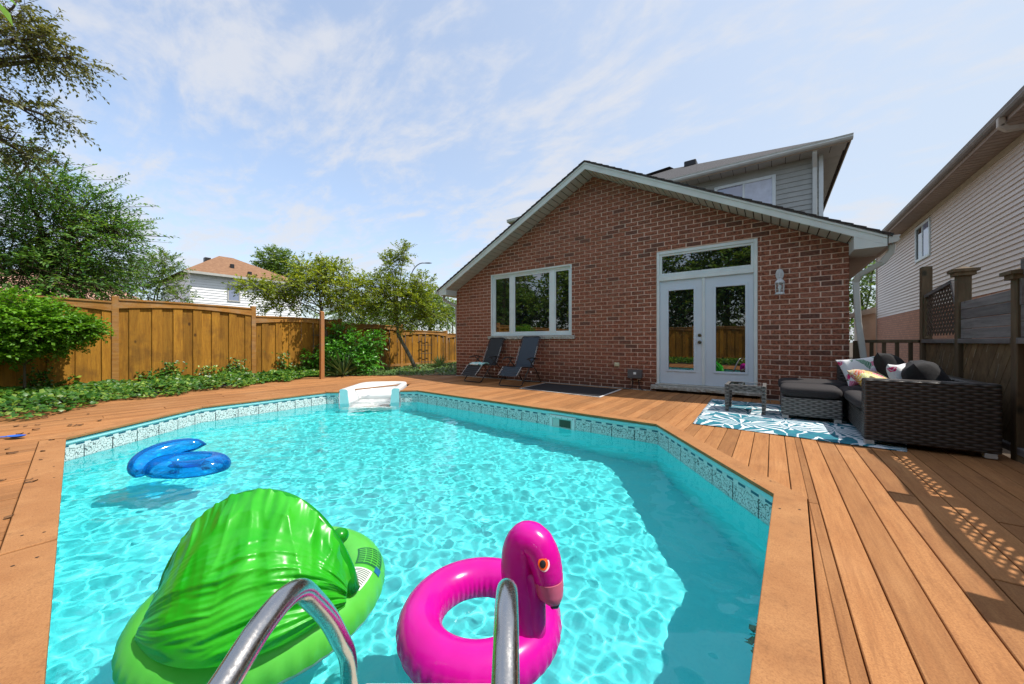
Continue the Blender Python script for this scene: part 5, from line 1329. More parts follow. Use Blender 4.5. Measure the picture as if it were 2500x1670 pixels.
# large-leaved glossy shrub behind the yucca
bl = [(P3(850, 850, 11.10), (.62, .6, .42), 2), (P3(880, 885, 11.00), (.5, .45, .28), 1.3), (P3(820, 870, 11.00), (.45, .45, .35), 1), (P3(905, 835, 11.30), (.35, .35, .3), .7), (P3(750, 875, 10.90), (.35, .3, .2), .45), (P3(835, 815, 11.20), (.35, .35, .25), .7)]
b0 = P3(855, 835, 11.20); tree('glossy_shrub', 'dark glossy large leaved shrub beside the lone post in front of the fence', 'shrub', (b0[0], b0[1], GZ), [(b0[0], b0[1], GZ), (b0[0], b0[1], .4), P3(855, 860, 11.20)], bl, 620, .25, 8, .11, .055, 'leaf_glossy', tr=.04, seed=33, nb=16, out=1.0, up=.15, droop=.4)
def yucca(pos, h, n, label, seed):
    th = thing('yucca', label, 'yucca', tuple(pos), group='spiky yuccas in the ivy'); r = np.random.default_rng(seed)
    a = r.random(n) * 6.283; el = r.uniform(.25, 1.4, n); D = np.stack([np.cos(a) * np.cos(el), np.sin(a) * np.cos(el), np.sin(el)], -1)
    Pb = np.tile(np.array([pos]), (n, 1)) + D * .05; L = h * r.uniform(.7, 1.1, n)
    LV, LF = leaf_mesh(Pb, D, np.tile(np.array([[0, 0, 1.0]]), (n, 1)) + r.normal(size=(n, 3)) * .05, L, np.full(n, .034), fold=.3, droop=.10)
    np_mesh('blades', LV, LF, 'leaf_yucca', th)
    mesh_obj('stem', MB().tube([(pos[0], pos[1], pos[2] - .05), (pos[0], pos[1], pos[2] + .12)], [.05, .03], 8), 'bark', th)
p = onz(838, 918, 0.0); yucca((p.x, p.y, .0), .78, 150, 'large spiky yucca with blue green blades beside the lone post', 41)
p = onz(1073, 899, 0.0); yucca((p.x, p.y, .0), .52, 110, 'small spiky yucca near the left corner of the brick house', 42)
# ivy ground cover
def ivy(name, label, n, fn, L, W, mat, seed, hmax=.24):
    r = np.random.default_rng(seed); P = fn(r, n); n = len(P)
    h = P[:, 2]
    D = r.normal(size=(n, 3)); D[:, 2] = np.abs(D[:, 2]) * .35 - .15; D[:, 0] += .55; D[:, 1] += .1
    N = np.array([[.35, .0, 1.0]]) + r.normal(size=(n, 3)) * .4; sc = r.uniform(.6, 1.25, n)
    LV, LF = leaf_mesh(P, D, N, L * sc, W * sc, fold=.12, droop=.3)
    o = np_mesh(name, LV, LF, mat, kind='stuff'); return tag(o, label, 'ground cover')
def ivy_pts(r, n):
    y = r.uniform(-4.5, 6.3, n * 3); xr = np.array([lin([(-4.5, -6.2), (-1.2, -6.9), (-.15, -7.45), (.82, -8.75), (2.99, -9.55), (4.98, -10.5), (6.3, -10.9)], q) for q in y]) + .16 * np.sin(y * 5.1) + .1 * np.sin(y * 11.7)
    xl = -11.25 - .055 * (y - 1.2); u = r.random(n * 3) ** .8; x = xr + (xl - xr) * u
    hump = np.clip((xr - x) / .45, 0, 1); hh = .05 + .19 * hump * (.65 + .35 * np.sin(x * 3.1 + y * 2.3) * np.cos(y * 3.7 - x)) + .28 * np.clip(1 - (x - xl) / .35, 0, 1) * (np.sin(y * 4.3) > .1) * r.random(n * 3)
    z = hh * (1 - .35 * r.random(n * 3) ** 2)
    d2 = (x ** 2 + y ** 2) ** .5; keep = r.random(n * 3) < np.clip(9.5 / d2, 0, 1) ** 2.2
    return np.stack([x, y, z], -1)[keep][:n]
ivy('ivy', 'dense glossy ivy covering the ground between deck and left fence', 26000, ivy_pts, .072, .062, 'leaf_ivy', 70)
def ivy2_pts(r, n):
    y = r.uniform(5.0, 13.0, n); xr = np.interp(y, [5.0, 5.3, 6.9, 7.7, 8.2, 13], [-10.7, -10.45, -8.6, -7.75, -7.75, -7.75]); xl = -11.35 - .055 * (y - 1.2); x = xr + .05 + (xl - xr) * r.random(n)
    z = .02 + .10 * r.random(n) * (.6 + .4 * np.sin(x * 4 + y * 3)); return np.stack([x, y, z], -1)
ivy('ground_cover', 'low pale green ground cover under the leaning tree', 9000, ivy2_pts, .075, .06, 'leaf_ivy_pale', 71)
def ivy3_pts(r, n):
    x = r.uniform(-6.3, 3.5, n); y = r.uniform(-6.2, -2.5, n); z = .02 + .16 * r.random(n); return np.stack([x, y, z], -1)
ivy('rear_ivy', 'ivy covering the ground behind the viewer as mirrored in the doors', 4500, ivy3_pts, .13, .11, 'leaf_ivy', 72)
# climbing sprigs against the fence boards
for i, (y, h) in enumerate(((2.05, .55), (2.7, .42), (3.3, .6), (4.4, .7), (5.0, .55), (.2, .5), (-.6, .6))):
    x = fx(y) + .12; th = thing('ivy_sprig', ['leafy ivy sprig climbing the sunny fence boards', 'short ivy sprig climbing the sunny fence boards', 'tall ivy sprig climbing the sunny fence boards', 'dark ivy sprig by the second fence post', 'brownish ivy sprig beside the trellis', 'ivy sprig in the shade below the bright shrub', 'taller ivy sprig in the shade below the bright shrub'][i], 'ivy', (x, y, GZ))
    r = np.random.default_rng(80 + i); n = 130; P = np.stack([x + r.random(n) * .06, y + r.normal(size=n) * .10, r.random(n) * h], -1); D = r.normal(size=(n, 3)) + np.array([[.6, 0, -.2]])
    LV, LF = leaf_mesh(P, D, np.tile(np.array([[.8, 0, .6]]), (n, 1)), .06, .05); np_mesh('leaves', LV, LF, 'leaf_ivy' if i != 4 else 'leaf_olive', th)
    mesh_obj('stem', MB().tube([(x, y, GZ), (x + .02, y + .03, h * .5), (x, y - .02, h)], .006, 5), 'twig', th)
# dry leaves blown onto the deck
rr = random.Random(12)
spots = [onz(105 + 5, 1021), onz(158, 1024), onz(92, 1039), onz(170, 1040), onz(183, 1040), onz(196, 1039), onz(62, 1042), onz(40, 1042), onz(88, 1050), onz(48, 1061), onz(104, 1104), onz(100, 1125), onz(76, 1180), onz(6, 1175), onz(30, 1108), onz(22, 1265), onz(18, 1098), onz(215, 1012), onz(70, 1060), onz(243, 1028), onz(126, 1076), onz(70, 1175)]
leafm = []
for k in range(3):
    r = np.random.default_rng(k); mb = MB(); mb.grid(lambda u, v: ((u - .5) * .06 * (1 - (2 * v - 1) ** 2) ** .5, (v - .5) * .085, .006 + .012 * math.sin(u * 5 + k) * math.cos(v * 4)), 4, 5); leafm.append(mb)
for i, s in enumerate(spots):
    o = mesh_obj('fallen_leaf', leafm[i % 3], 'dry_leaf', smooth=True); o.location = (s.x, s.y, .008); o.rotation_euler = (0, 0, rr.random() * 6.3); sc = rr.uniform(.35, .8); o.scale = (sc, sc, sc)
    tag(o, 'dry brown leaf lying on the deck boards beside the pool', 'leaf', 'dry leaves on the deck')

# ================================================================== furniture on the deck
rug = MB()
rc = [onz(1691, 1035, .0), onz(2215, 1105, .0), Vector((1.46, 7.02, 0)), onz(1738, 975, .0)]
def rugp(u, v):
    p = rc[0].lerp(rc[1], u).lerp(rc[3].lerp(rc[2], u), v)
    w = .010 * max(0, math.sin(v * 17 + u * 3)) * max(0, 1 - u * 2.2) * (v > .35) + .004 * math.sin(u * 9 + v * 7) ** 2
    return (p.x, p.y, .007 + w)
rug.grid(rugp, 40, 40)
o = mesh_obj('rug', rug, 'rug', smooth=True); tag(o, 'teal and white palm leaf outdoor rug under the table and ottoman', 'rug')
m = o.modifiers.new('solid', 'SOLIDIFY'); m.thickness = .005; m.offset = -1
mc = [onz(1268, 949), onz(1465, 971), onz(1518, 951.5), onz(1330, 936)]
def inset(q, d):
    c = sum(q, Vector()) / 4; return [p + (c - p).normalized() * d for p in q]
th = thing('deck_mat', 'flat black rectangular mat with a thin white border along the brick wall', 'mat', (-3.5, 6.8, 0))
mi = inset(mc, .05)
mesh_obj('border', MB().prism([(p.x, p.y, .004) for p in mc], (0, 0, .006)), 'mat_border', th)
mesh_obj('panel', MB().prism([(p.x, p.y, .0105) for p in mi], (0, 0, .003)), 'mat_black', th)

sofa = thing('wicker_sofa', 'dark brown wicker corner sofa against the privacy fence', 'sofa', (1.2, 6.0, 0))
mesh_obj('arm', MB().box(.72, 1.56, 4.83, 4.97, .05, .645), 'wicker_dark', sofa, bevel=.02, seg=3)
mesh_obj('backrest', MB().box(1.43, 1.555, 4.972, 7.44, .05, .64), 'wicker_dark', sofa, bevel=.02, seg=3)
mesh_obj('backrest', MB().box(.80, 1.427, 7.31, 7.435, .05, .655), 'wicker_dark', sofa, bevel=.02, seg=3)
mesh_obj('seat_base', MB().box(.74, 1.427, 4.972, 6.60, .05, .285), 'wicker_dark', sofa, bevel=.012, seg=2)
mesh_obj('seat_base', MB().box(.10, 1.427, 6.603, 7.305, .05, .285), 'wicker_dark', sofa, bevel=.012, seg=2)
for (x, y) in ((.76, 4.87), (1.50, 4.87), (.14, 6.66), (.14, 7.25), (1.50, 7.38), (.78, 6.55)): mesh_obj('foot', MB().box(x - .035, x + .035, y - .035, y + .035, .008, .052), 'foot_plastic', sofa, bevel=.006)
ot = thing('ottoman', 'grey brown wicker ottoman with a dark cushion standing on the rug', 'ottoman', (.4, 6.15, 0))
mesh_obj('base', MB().box(.095, .685, 5.83, 6.43, .055, .285), 'wicker_grey', ot, bevel=.015, seg=2)
for (x, y) in ((.135, 5.87), (.645, 5.87), (.135, 6.39), (.645, 6.39)): mesh_obj('foot', MB().box(x - .035, x + .035, y - .035, y + .035, .01, .057), 'foot_plastic', ot, bevel=.006)
def cushion(name, label, x0, x1, y0, y1, z0, z1, mat='cushion_dark', cat='cushion', group=None):
    r = min(z1 - z0, .16) / 2
    def fn(u, v):
        # rounded slab, pillowed top
        a = u * 2 * math.pi; e = .28
        cx_ = math.copysign(abs(math.cos(a)) ** e, math.cos(a)); cy_2 = math.copysign(abs(math.sin(a)) ** e, math.sin(a))
        b = (v - .5) * math.pi; rr_ = math.cos(b) ** .22 if abs(b) < math.pi / 2 - 1e-6 else 0.0; zz_ = math.copysign(abs(math.sin(b)) ** .8, math.sin(b))
        return ((x0 + x1) / 2 + (x1 - x0) / 2 * cx_ * rr_, (y0 + y1) / 2 + (y1 - y0) / 2 * cy_2 * rr_, (z0 + z1) / 2 + (z1 - z0) / 2 * zz_)
    o = mesh_obj(name, MB().grid(fn, 48, 15, wrapu=True), mat, smooth=True); return tag(o, label, cat, group)
cushion('ottoman_cushion', 'thick dark brown seat cushion on the ottoman', .085, .70, 5.82, 6.44, .287, .432)
cushion('seat_cushion', 'dark seat cushion on the chaise end along the brick wall', .07, .86, 6.60, 7.32, .287, .435, group='dark seat cushions on the wicker sofa')
cushion('seat_cushion', 'dark seat cushion in the inner corner of the sofa', .865, 1.425, 6.60, 7.30, .287, .43, group='dark seat cushions on the wicker sofa')
lc = cushion('seat_cushion', 'long dark seat cushion between wicker arm and sofa corner', .70, 1.42, 4.98, 6.595, .287, .425, group='dark seat cushions on the wicker sofa')
cg_ = mesh_obj('care_tag', MB().add([(.692, 6.30, .30), (.685, 6.40, .29), (.675, 6.41, .20), (.67, 6.36, .16), (.68, 6.29, .22)], [(0, 1, 2, 3, 4)]), 'tag_white', lc)
def pillow(name, label, c, w, h, t, rot, mat, cat='pillow', group=None):
    n = 18
    def side(s):
        def fn(u, v):
            x, y = u * 2 - 1, v * 2 - 1; e = (1 - x ** 4) * (1 - y ** 4); pin = 1 - .10 * (1 - abs(x) ** 2) * abs(y) ** 2 - .0
            px_ = x * (1 - .09 * (1 - y * y)) if abs(x) > 0 else 0; py_ = y * (1 - .09 * (1 - x * x))
            return (px_ * w / 2, py_ * h / 2, s * t / 2 * max(e, 0) ** .42 * (1 + .05 * math.sin(5 * x + 3 * y)))
        return fn
    mb = MB().grid(side(1), n, n); mb.grid(lambda u, v: side(-1)(1 - u, v), n, n)
    o = mesh_obj(name, mb, mat, smooth=True); o.location = c; o.rotation_euler = rot; return tag(o, label, cat, group)
pillow('throw_pillow', 'white throw pillow with pink flowers and green palm leaves in the sofa corner', (.98, 6.66, .60), .46, .42, .17, (R_(62), R_(-8), R_(20)), 'floral_white')
pillow('throw_pillow', 'orange and yellow tropical print pillow lying on the sofa seat', (1.0, 6.02, .515), .42, .40, .16, (R_(35), R_(6), R_(40)), 'floral_orange')
pillow('throw_pillow', 'white and pink floral pillow leaning on the black back cushions', (1.16, 5.60, .58), .42, .40, .16, (R_(68), R_(0), R_(62)), 'floral_white')
pillow('back_cushion', 'plump black back cushion behind the orange pillow', (1.22, 6.36, .62), .72, .48, .25, (R_(66), R_(6), R_(72)), 'cushion_black', 'cushion', 'black back cushions on the sofa')
pillow('back_cushion', 'plump black back cushion next to the wicker arm', (1.26, 5.34, .60), .80, .46, .28, (R_(60), R_(0), R_(80)), 'cushion_black', 'cushion', 'black back cushions on the sofa')
pillow('back_cushion', 'black back cushion slumped in the sofa corner by the railing', (1.18, 7.02, .58), .55, .40, .22, (R_(64), R_(0), R_(45)), 'cushion_black', 'cushion', 'black back cushions on the sofa')
tb = thing('side_table', 'small grey wicker side table with a dark glass top on the rug', 'table', (-.3, 6.2, 0))
X0, X1, Y0, Y1 = -.555, -.065, 5.90, 6.42
for (x, y) in ((X0 + .03, Y0 + .03), (X1 - .03, Y0 + .03), (X0 + .03, Y1 - .03), (X1 - .03, Y1 - .03)):
    mesh_obj('leg', MB().hexa([(x - .021, y - .021, .012), (x + .021, y - .021, .012), (x + .021, y + .021, .012), (x - .021, y + .021, .012), (x - .028, y - .028, .40), (x + .028, y - .028, .40), (x + .028, y + .028, .40), (x - .028, y + .028, .40)]), 'wicker_grey', tb, bevel=.006)
mesh_obj('apron', MB().box(X0 + .06, X1 - .06, Y0 + .004, Y0 + .05, .315, .40).box(X0 + .06, X1 - .06, Y1 - .05, Y1 - .004, .315, .40).box(X0 + .004, X0 + .05, Y0 + .06, Y1 - .06, .315, .40).box(X1 - .05, X1 - .004, Y0 + .06, Y1 - .06, .315, .40), 'wicker_grey', tb, bevel=.006)
mesh_obj('glass_top', MB().box(X0 + .05, X1 - .05, Y0 + .05, Y1 - .05, .392, .400), 'smoked_glass', tb)

# reclining garden chairs
def recliner(name, label, loc, rotz, sling, back_dy, leg_drop, zs=1.0):
    th = thing(name, label, 'recliner', loc, rotz, 'reclining chairs by the brick wall'); W = .30
    L = lambda *a: Vector(a)
    fr = MB()
    for s in (-1, 1):
        mesh_obj('leg', MB().tube([L(s * W, -.47, .03), L(s * W, -.20, .33), L(s * (W + .01), .10, .61)], .0125, 8), 'chair_frame', th, local=True, smooth=True)
        mesh_obj('leg', MB().tube([L(s * (W - .03), .52, .03), L(s * (W - .03), .22, .36), L(s * (W - .03), -.10, .61)], .0125, 8), 'chair_frame', th, local=True, smooth=True)
        mesh_obj('armrest', MB().tube([L(s * (W + .02), -.27, .60), L(s * (W + .02), -.2, .625), L(s * (W + .02), -.02, .635), L(s * (W + .02), .14, .615), L(s * (W + .02), .24, .60)], [.018, .032, .034, .03, .018], 8, flat=.45), 'black_plastic', th, local=True, smooth=True)
        fp = [L(s * (W - .05), -.47 - leg_drop * .35, .40 - leg_drop * .55), L(s * (W - .05), -.36, .44), L(s * (W - .05), -.08, .42), L(s * (W - .05), .10, .40), L(s * (W - .05), .16, .46), L(s * (W - .05), .16 + back_dy * .5, .80), L(s * (W - .05), .16 + back_dy, 1.10 * zs)]
        mesh_obj('side_rail', MB().tube(fp, .011, 8), 'chair_frame', th, local=True, smooth=True)
    mesh_obj('base_bar', MB().tube([L(-W, -.45, .05), L(-W + .04, -.49, .014), L(W - .04, -.49, .014), L(W, -.45, .05)], .0125, 8), 'chair_frame', th, local=True, smooth=True)
    mesh_obj('base_bar', MB().tube([L(-W + .03, .50, .05), L(-W + .06, .54, .014), L(W - .06, .54, .014), L(W - .03, .50, .05)], .0125, 8), 'chair_frame', th, local=True, smooth=True)
    mesh_obj('top_bar', MB().tube([L(-W + .05, .16 + back_dy * .97, 1.08 * zs), L(-W + .08, .16 + back_dy, 1.11 * zs), L(W - .08, .16 + back_dy, 1.11 * zs), L(W - .05, .16 + back_dy * .97, 1.08 * zs)], .0125, 8), 'chair_frame', th, local=True, smooth=True)
    w = W - .075
    def strip(pts, ribs, nm):
        def fn(u, v):
            x = (u * 2 - 1) * w; t_ = v * (len(pts) - 1); i = min(int(t_), len(pts) - 2); p = pts[i].lerp(pts[i + 1], t_ - i)
            return (x, p.y - .006 * (ribs and math.sin(v * ribs * 6.283)), p.z + .012 * (abs(x) / w) ** 2 + .006 * (ribs and math.sin(v * ribs * 6.283)))
        return mesh_obj(nm, MB().grid(fn, 9, 40), sling, th, smooth=True, local=True)
    f0 = L(0, -.47 - leg_drop * .35, .40 - leg_drop * .55); bt = L(0, .16 + back_dy, 1.095 * zs)
    strip([f0, L(0, -.36, .43)], 6, 'leg_rest'); strip([L(0, -.34, .425), L(0, -.08, .395), L(0, .11, .385), L(0, .17, .45)], 0, 'seat'); bk = strip([L(0, .155, .44), L(0, .16 + back_dy * .5, .79), bt], 0, 'back_sling')
    zc = MB()
    for s in (-1, 1):
        p0, p1 = L(0, .16, .47), L(0, .16 + back_dy * .62, .88 * zs); q = []
        for i in range(19):
            p = p0.lerp(p1, i / 18); q.append(L(s * (w + (.004 if i % 2 else .03)), p.y - .012, p.z))
        zc.tube(q, .0042, 5)
        p0, p1 = f0 + L(0, 0, .02), L(0, -.37, .43); q = []
        for i in range(11):
            p = p0.lerp(p1, i / 10); q.append(L(s * (w + (.004 if i % 2 else .03)), p.y - .012, p.z + .006))
        zc.tube(q, .0042, 5)
    mesh_obj('bungee_cord', zc, 'cord_white', th, local=True, kind='stuff')
    mesh_obj('hang_tag', MB().box(w - .02, w + .015, .09, .10, .27, .32), 'tag_white', th, local=True)
    return th
recliner('reclining_chair', 'slate blue sling recliner with white lacing beside the black mat', (-4.80, 6.94, 0), R_(4), 'sling_blue', .36, .30, 1.02)
recliner('reclining_chair', 'dark grey sling recliner holding a turquoise towel under the window', (-6.02, 7.10, 0), R_(-3), 'sling_dark', .30, .42, 1.0)
def towel_pts(u, v):
    p = Vector((-6.02 + (u - .5) * .42, 6.70 + v * .30, .455 + .03 * math.sin(v * 3.1) + .012 * math.sin(u * 11) * math.sin(v * 7) - .04 * max(0, .25 - v) * 4 * .3))
    return tuple(p)
o = mesh_obj('towel', MB().grid(towel_pts, 16, 12), 'towel', smooth=True); tag(o, 'folded turquoise and white towel lying on the dark recliner seat', 'towel')
m = o.modifiers.new('solid', 'SOLIDIFY'); m.thickness = .025

# ================================================================== ladder
ld = thing('pool_ladder', 'stainless steel pool ladder with two arched handrails', 'ladder', tuple(dl(.9, -.27, 0)))
def arc_path(lat):
    ctrl = [(.47, -.02), (.47, .12), (.50, .26), (.565, .345), (.66, .378), (.745, .405), (.825, .408), (.885, .385), (.935, .33), (1.02, .215), (1.09, .095), (1.135, .015), (1.155, -.07), (1.158, -.2), (1.158, -.6), (1.158, -1.08)]
    out = []
    n = len(ctrl)
    for i in range(n - 1):                 # Catmull-Rom
        p0, p1, p2, p3 = [np.array(ctrl[min(max(j, 0), n - 1)]) for j in (i - 1, i, i + 1, i + 2)]
        for s in np.linspace(0, 1, 5, endpoint=False):
            q = .5 * ((2 * p1) + (-p0 + p2) * s + (2 * p0 - 5 * p1 + 4 * p2 - p3) * s ** 2 + (-p0 + 3 * p1 - 3 * p2 + p3) * s ** 3); out.append(dl(q[0], lat, q[1]))
    return out + [dl(*ctrl[-1][:1], lat, ctrl[-1][1])]
for lat in (-.525, -.012): mesh_obj('handrail', MB().tube(arc_path(lat), .0262, 24), 'steel', ld, smooth=True)
for lat in (-.525, -.012): mesh_obj('deck_flange', MB().tube([dl(.47, lat, .004), dl(.47, lat, .02), dl(.47, lat, .028)], [.05, .047, .03], 20), 'steel', ld, smooth=True)
for z in (-.15, -.42, -.69):
    mesh_obj('step', MB().hexa([dl(1.10, -.50, z - .03), dl(1.10, -.037, z - .03), dl(1.21, -.037, z - .03), dl(1.21, -.50, z - .03), dl(1.10, -.50, z), dl(1.10, -.037, z), dl(1.21, -.037, z), dl(1.21, -.50, z)]), 'tread', ld, bevel=.01, seg=2)

# ================================================================== pool floats
def torus_pt(c, R, r, u, v, wr=0.0, nw=46, rx=1.0, ry=1.0):
    a, b = u * 2 * math.pi, v * 2 * math.pi
    seam = math.exp(-((math.sin(b)) / .35) ** 2)              # creases run to the welded seams
    rr_ = r * (1 + wr * seam * math.sin(nw * a + 2 * math.sin(5 * a)))
    d = R + rr_ * math.cos(b)
    return Vector((c[0] + d * math.cos(a) * rx, c[1] + d * math.sin(a) * ry, c[2] + rr_ * math.sin(b)))
def torus(c, R, r, nu, v0=0.0, v1=1.0, nv=24, wr=0.0, nw=46, rx=1.0, ry=1.0):
    full = (v1 - v0) >= .999
    return MB().grid(lambda u, v: torus_pt(c, R, r, u, v0 + (v1 - v0) * v, wr, nw, rx, ry), nu, nv, wrapu=True, wrapv=full)
GC = (-1.87, .72, WZ + .045)
gf = thing('green_float', 'bright green inflatable ring lounger with a crinkled sunshade canopy', 'pool float', (GC[0], GC[1], WZ))
mesh_obj('ring', torus(GC, .385, .115, 220, -.045, .56, 22, .03), 'green_vinyl', gf, smooth=True)
mesh_obj('underside', torus(GC, .385, .1147, 220, .56, .955, 14, .03), 'white_vinyl', gf, smooth=True)
mesh_obj('seat_sheet', MB().grid(lambda u, v: (GC[0] + .30 * v * math.cos(u * 6.283), GC[1] + .30 * v * math.sin(u * 6.283), GC[2] - .05 + .03 * v * v + .004 * math.sin(u * 50) * v), 40, 8, wrapu=True), 'green_cloth', gf, smooth=True)
from mathutils import noise as mnoise
AL, AR = Vector((-2.07, .39, -.08)), Vector((-1.44, .86, -.08))
def archp(u):
    s = math.sin(math.pi * u)
    return AL.lerp(AR, .68 * u + .32 * (.5 - .5 * math.cos(math.pi * u))) + Vector((-.05, .03, 0)) * s + Vector((0, 0, .405 * s ** .64))
def ridge(x, y, z=0.0):
    return 1 - 2 * abs(mnoise.noise(Vector((x, y, z))))
def botp(u):
    p0, p2 = Vector((-1.88, .275, -.10)), Vector((-1.40, .83, -.095)); m_ = Vector((-1.47, .42, -.088)); c = 2 * m_ - .5 * (p0 + p2)
    return p0.lerp(c, u).lerp(c.lerp(p2, u), u)
NRM = Vector((.80, -.36, .48)).normalized()
def clothp(u, v):
    uu = .015 + .97 * u
    a, b = archp(uu), botp(uu); p = a.lerp(b, v)
    edge = math.sin(math.pi * u) ** .5
    f = .024 + .062 * math.sin(math.pi * v) * edge
    low = max(0, min(1, (v - .26) * 4)) * (1 - .55 * max(0, (v - .85) / .15))
    tilt = 3.4 * max(0, u - .42) + .8 * math.sin(3 * u)
    f += .022 * ridge(u * 1.3 + 3, v * 6.5 + tilt, .3) * low
    f += .014 * ridge(u * 2.4 + 9, v * 13 + tilt * 1.8, 1.7) * low * (.45 + .55 * u)
    f += .008 * ridge(u * 5, v * 24 + tilt * 3, 4.1) * low
    top = (1 - v) ** 2.2 * min(1, v * 7)
    f += .042 * ridge(u * 7 + 1.5, v * 1.6, 2.2) * top
    f += .020 * ridge(u * 15, v * 2.5, 6.2) * top
    f += .008 * mnoise.noise(Vector((u * 30, v * 3, .5))) * math.exp(-v * 12)
    f -= .022 * math.exp(-((u - .55 - .10 * (v - .3)) / .035) ** 2) * math.exp(-((v - .28) / .22) ** 2)
    f *= 1 - max(0, (v - .93) / .07) * .55
    ruf = .016 * mnoise.noise(Vector((u * 34, 0, 3.3))) * math.exp(-v * 10)
    return p + NRM * f + (a - AL.lerp(AR, .5)).normalized() * (ruf + .012 * math.exp(-v * 14))
cn = mesh_obj('canopy', MB().grid(clothp, 150, 120), 'green_cloth', gf, smooth=True)
mesh_obj('canopy_back', MB().grid(lambda u, v: archp(.02 + .96 * u).lerp(AL.lerp(AR, u) + Vector((-.10, .16, .0)) * math.sin(math.pi * u), v) + Vector((-.02, .02, 0)), 40, 14), 'green_cloth', gf, smooth=True)
mesh_obj('arch_tube', MB().tube([archp(u) - NRM * .012 + Vector((-.012, .010, -.004)) for u in np.linspace(0, 1, 40)], [.021 + .02 * (abs(u - .5) * 2) ** 8 for u in np.linspace(0, 1, 40)], 14), 'green_dark_vinyl', gf, smooth=True)
kp = dl(1.72, -.785, .068)
mesh_obj('side_horn', MB().ball(kp, (.040, .040, .036), 20, 14).tube([kp + Vector((.0, -.01, -.02)), kp + Vector((.03, -.05, -.055)), kp + Vector((.06, -.09, -.09))], [.030, .024, .02], 14), 'green_dark_vinyl', gf, smooth=True)
def ring_patch(u0, u1, v0, v1, lift, nm, mat, par, nu=12, nv=8):
    return mesh_obj(nm, MB().grid(lambda u, v: torus_pt(GC, .385, .115 + lift, (u0 + (u1 - u0) * u) / 360, (v0 + (v1 - v0) * v) / 360), nu, nv), mat, par, smooth=True)
lb = ring_patch(24, 40, 48, 96, .0016, 'label', 'print_white', gf); ld2 = ring_patch(44, 64, 30, 96, .0016, 'warning_print', 'print_dark', gf)
for i in range(9): ring_patch(26 + i * 1.5, 26.6 + i * 1.5, 52, 52 + random.uniform(26, 40), .0026, 'print_line', 'print_line', lb, 3, 6)
for i in range(7): ring_patch(46 + i * 2.5, 46.9 + i * 2.5, 36, 92, .0026, 'print_line', 'green_vinyl', ld2, 3, 6)
for i in range(3): ring_patch(45, 63, 44 + i * 16, 45.6 + i * 16, .0028, 'print_line', 'green_vinyl', ld2, 8, 3)
ring_patch(41, 46, 28, 46, .003, 'logo', 'print_blue', gf, 8, 6)
ring_patch(10, 13, 60, 72, .004, 'valve', 'print_blue', gf, 6, 5)

gf.location = Vector(gf.location) + Vector((-.034, -.026, 0))
FC = (-1.03, 1.18, WZ + .035)
ff = thing('flamingo_float', 'hot pink inflatable flamingo swim ring floating next to the ladder', 'pool float', (FC[0], FC[1], WZ))
mesh_obj('ring', torus(FC, .258, .092, 200, 0, 1, 32, .035, 40), 'pink_vinyl', ff, smooth=True)
def lat(p): return dl(*p)
nk = [(1.405, .055, -.20), (1.41, .050, -.10), (1.42, .034, .0), (1.43, .022, .09), (1.435, .030, .17), (1.425, .060, .215), (1.41, .098, .205), (1.395, .124, .162), (1.385, .136, .118), (1.38, .141, .085)]
nr = [.058, .064, .066, .066, .067, .067, .066, .064, .060, .056]
def smoothpath(ctrl, rad, m=5):
    P_, R2 = [], []; n = len(ctrl)
    for i in range(n - 1):
        p0, p1, p2, p3 = [np.array(ctrl[min(max(j, 0), n - 1)]) for j in (i - 1, i, i + 1, i + 2)]
        for s in np.linspace(0, 1, m, endpoint=False):
            P_.append(.5 * ((2 * p1) + (-p0 + p2) * s + (2 * p0 - 5 * p1 + 4 * p2 - p3) * s ** 2 + (-p0 + 3 * p1 - 3 * p2 + p3) * s ** 3)); R2.append(rad[i] * (1 - s) + rad[i + 1] * s)
    P_.append(np.array(ctrl[-1])); R2.append(rad[-1]); return P_, R2
pp_, rr2 = smoothpath(nk, nr)
rr2 = [q * (1 + .012 * math.sin(i * 2.1)) for i, q in enumerate(rr2)]
mesh_obj('neck', MB().tube([lat(q) for q in pp_], rr2, 24), 'pink_vinyl', ff, smooth=True)
bk_, br_ = smoothpath([(1.38, .141, .09), (1.378, .144, .06), (1.374, .145, .034), (1.37, .142, .012), (1.366, .136, .0)], [.0565, .055, .051, .042, .018])
bq = mesh_obj('beak', MB().tube([lat(q) for q in bk_], br_, 20), 'pale_pink', ff, smooth=True)
mesh_obj('beak_tip', MB().tube([lat((1.36, .163, .016)), lat((1.352, .158, .004)), lat((1.35, .148, -.004))], [.022, .018, .006], 14), 'black_paint', bq, smooth=True)
# wing-like crease between neck and ring
mesh_obj('neck_web', MB().tube([lat((1.41, .080, -.22)), lat((1.40, .088, -.12)), lat((1.40, .088, -.02)), lat((1.405, .078, .10))], [.036, .046, .044, .036], 14), 'pink_vinyl', ff, smooth=True)
cdir = (Vector((0, 0, 1.0)) - lat((1.39, .127, .14))).normalized()
ec = lat((1.388, .124, .138)) + cdir * .0675
def disc(c, n_, r, mat, nm, par, off):
    u = n_.cross(Vector((0, 0, 1))).normalized(); w = u.cross(n_)
    mb = MB(); mb.add([c + n_ * (off + .003)] + [c + n_ * (off - .10 * r * 1.0) + (u * math.cos(a) + w * math.sin(a) * 1.15) * r for a in np.linspace(0, 2 * math.pi, 20, endpoint=False)], [(0, 1 + i, 1 + (i + 1) % 20) for i in range(20)])
    return mesh_obj(nm, mb, mat, par, smooth=True)
ey = disc(ec, cdir, .0215, 'eye_white', 'eye', ff, .001); disc(ec - Vector((C_, S_, 0)) * .003 + Vector((0, 0, .002)), cdir, .019, 'eye_orange', 'iris', ey, .004); disc(ec - Vector((C_, S_, 0)) * .004, cdir, .0115, 'black_paint', 'pupil', ey, .0075)

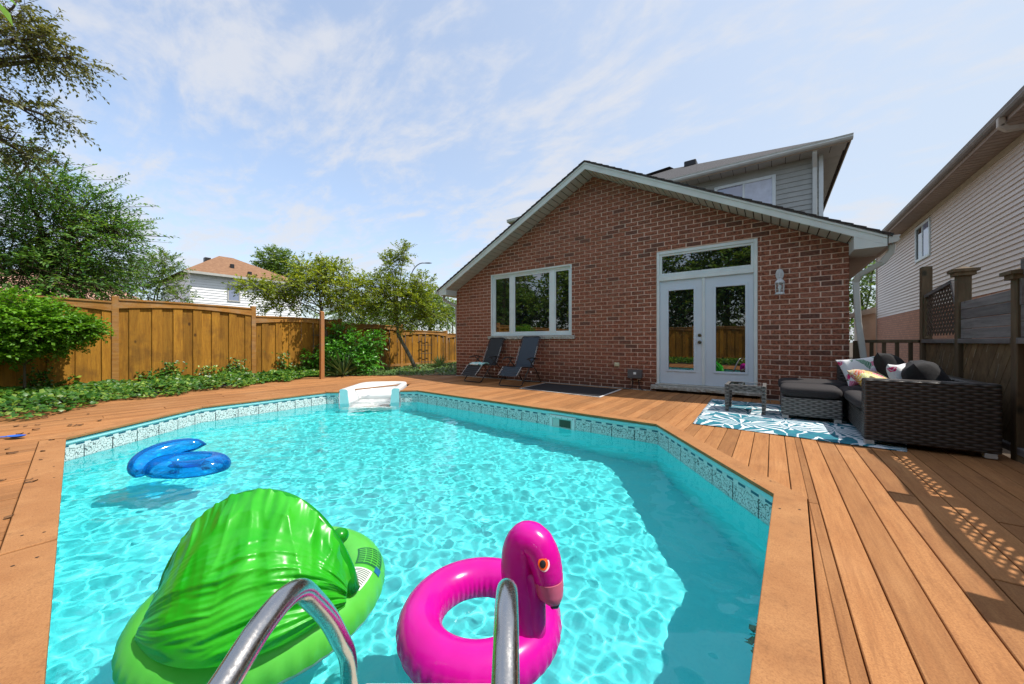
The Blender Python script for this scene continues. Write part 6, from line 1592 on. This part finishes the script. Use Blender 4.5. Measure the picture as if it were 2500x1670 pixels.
bp = onz(450, 1147, WZ)
bf_ = thing('blue_float', 'translucent blue inflatable baby seat float drifting in the pool', 'pool float', (bp.x, bp.y, WZ), rot=(0, 0, YAW))
# local axes: x to the right of the view, y away from it
mesh_obj('ring', torus((.05, -.01, .04), .19, .095, 90, 0, 1, 24, .02, 30, 1.30, .80), 'blue_vinyl', bf_, smooth=True, local=True)
mesh_obj('seat', MB().grid(lambda u, v: (.06 + .18 * v * math.cos(u * 6.283), -.01 + .12 * v * math.sin(u * 6.283), .03 + .03 * v * v), 30, 6, wrapu=True), 'blue_vinyl', bf_, smooth=True, local=True)
cr = []; crr = []
for i in range(41):
    f_ = i / 40; a = R_(-96 + 172 * f_); cr.append(Vector((-.08, .05, .105)) + Vector((-.19, 0, .05)) * math.cos(a) + Vector((.12, .22, .055)) * math.sin(a)); crr.append(.095 * max(.05, (1 - (2 * f_ - .85) ** 2 / 1.35)) ** .5 * min(1, (f_ * 12 + .05)) ** .5 * min(1, ((1 - f_) * 9 + .02)) ** .5)
mesh_obj('back_rest', MB().tube(cr, crr, 20), 'blue_vinyl', bf_, smooth=True, local=True)

# small plastic scoop on the deck
sp = onz(22, 1071, .0)
sc_ = thing('toy_scoop', 'small blue plastic scoop lying on the deck near the ivy', 'toy', (sp.x, sp.y, 0), rot=(0, 0, YAW + .05))
mesh_obj('blade', MB().grid(lambda u, v: (.07 + .085 * v * math.cos(u * 6.283), .045 * v * math.sin(u * 6.283), .012 + .02 * v ** 3), 28, 6, wrapu=True), 'toy_blue', sc_, smooth=True, local=True)
mesh_obj('handle', MB().tube([(-.20, 0, .016), (-.08, 0, .018), (.0, 0, .022)], [.016, .012, .016], 10, flat=.5), 'toy_blue', sc_, smooth=True, local=True)
# crumpled green clump under water against the right wall
r = np.random.default_rng(90); n = 60; c0 = np.array([-.05, 2.05, -.55]); Pq = c0 + r.normal(size=(n, 3)) * np.array([.015, .03, .05]); LV, LF = leaf_mesh(Pq, r.normal(size=(n, 3)), r.normal(size=(n, 3)), .05, .035)
o = np_mesh('green_clump', LV, LF, 'clump_green'); tag(o, 'crumpled green leafy clump under water against the pool wall', 'toy')
SC.render.film_transparent = False
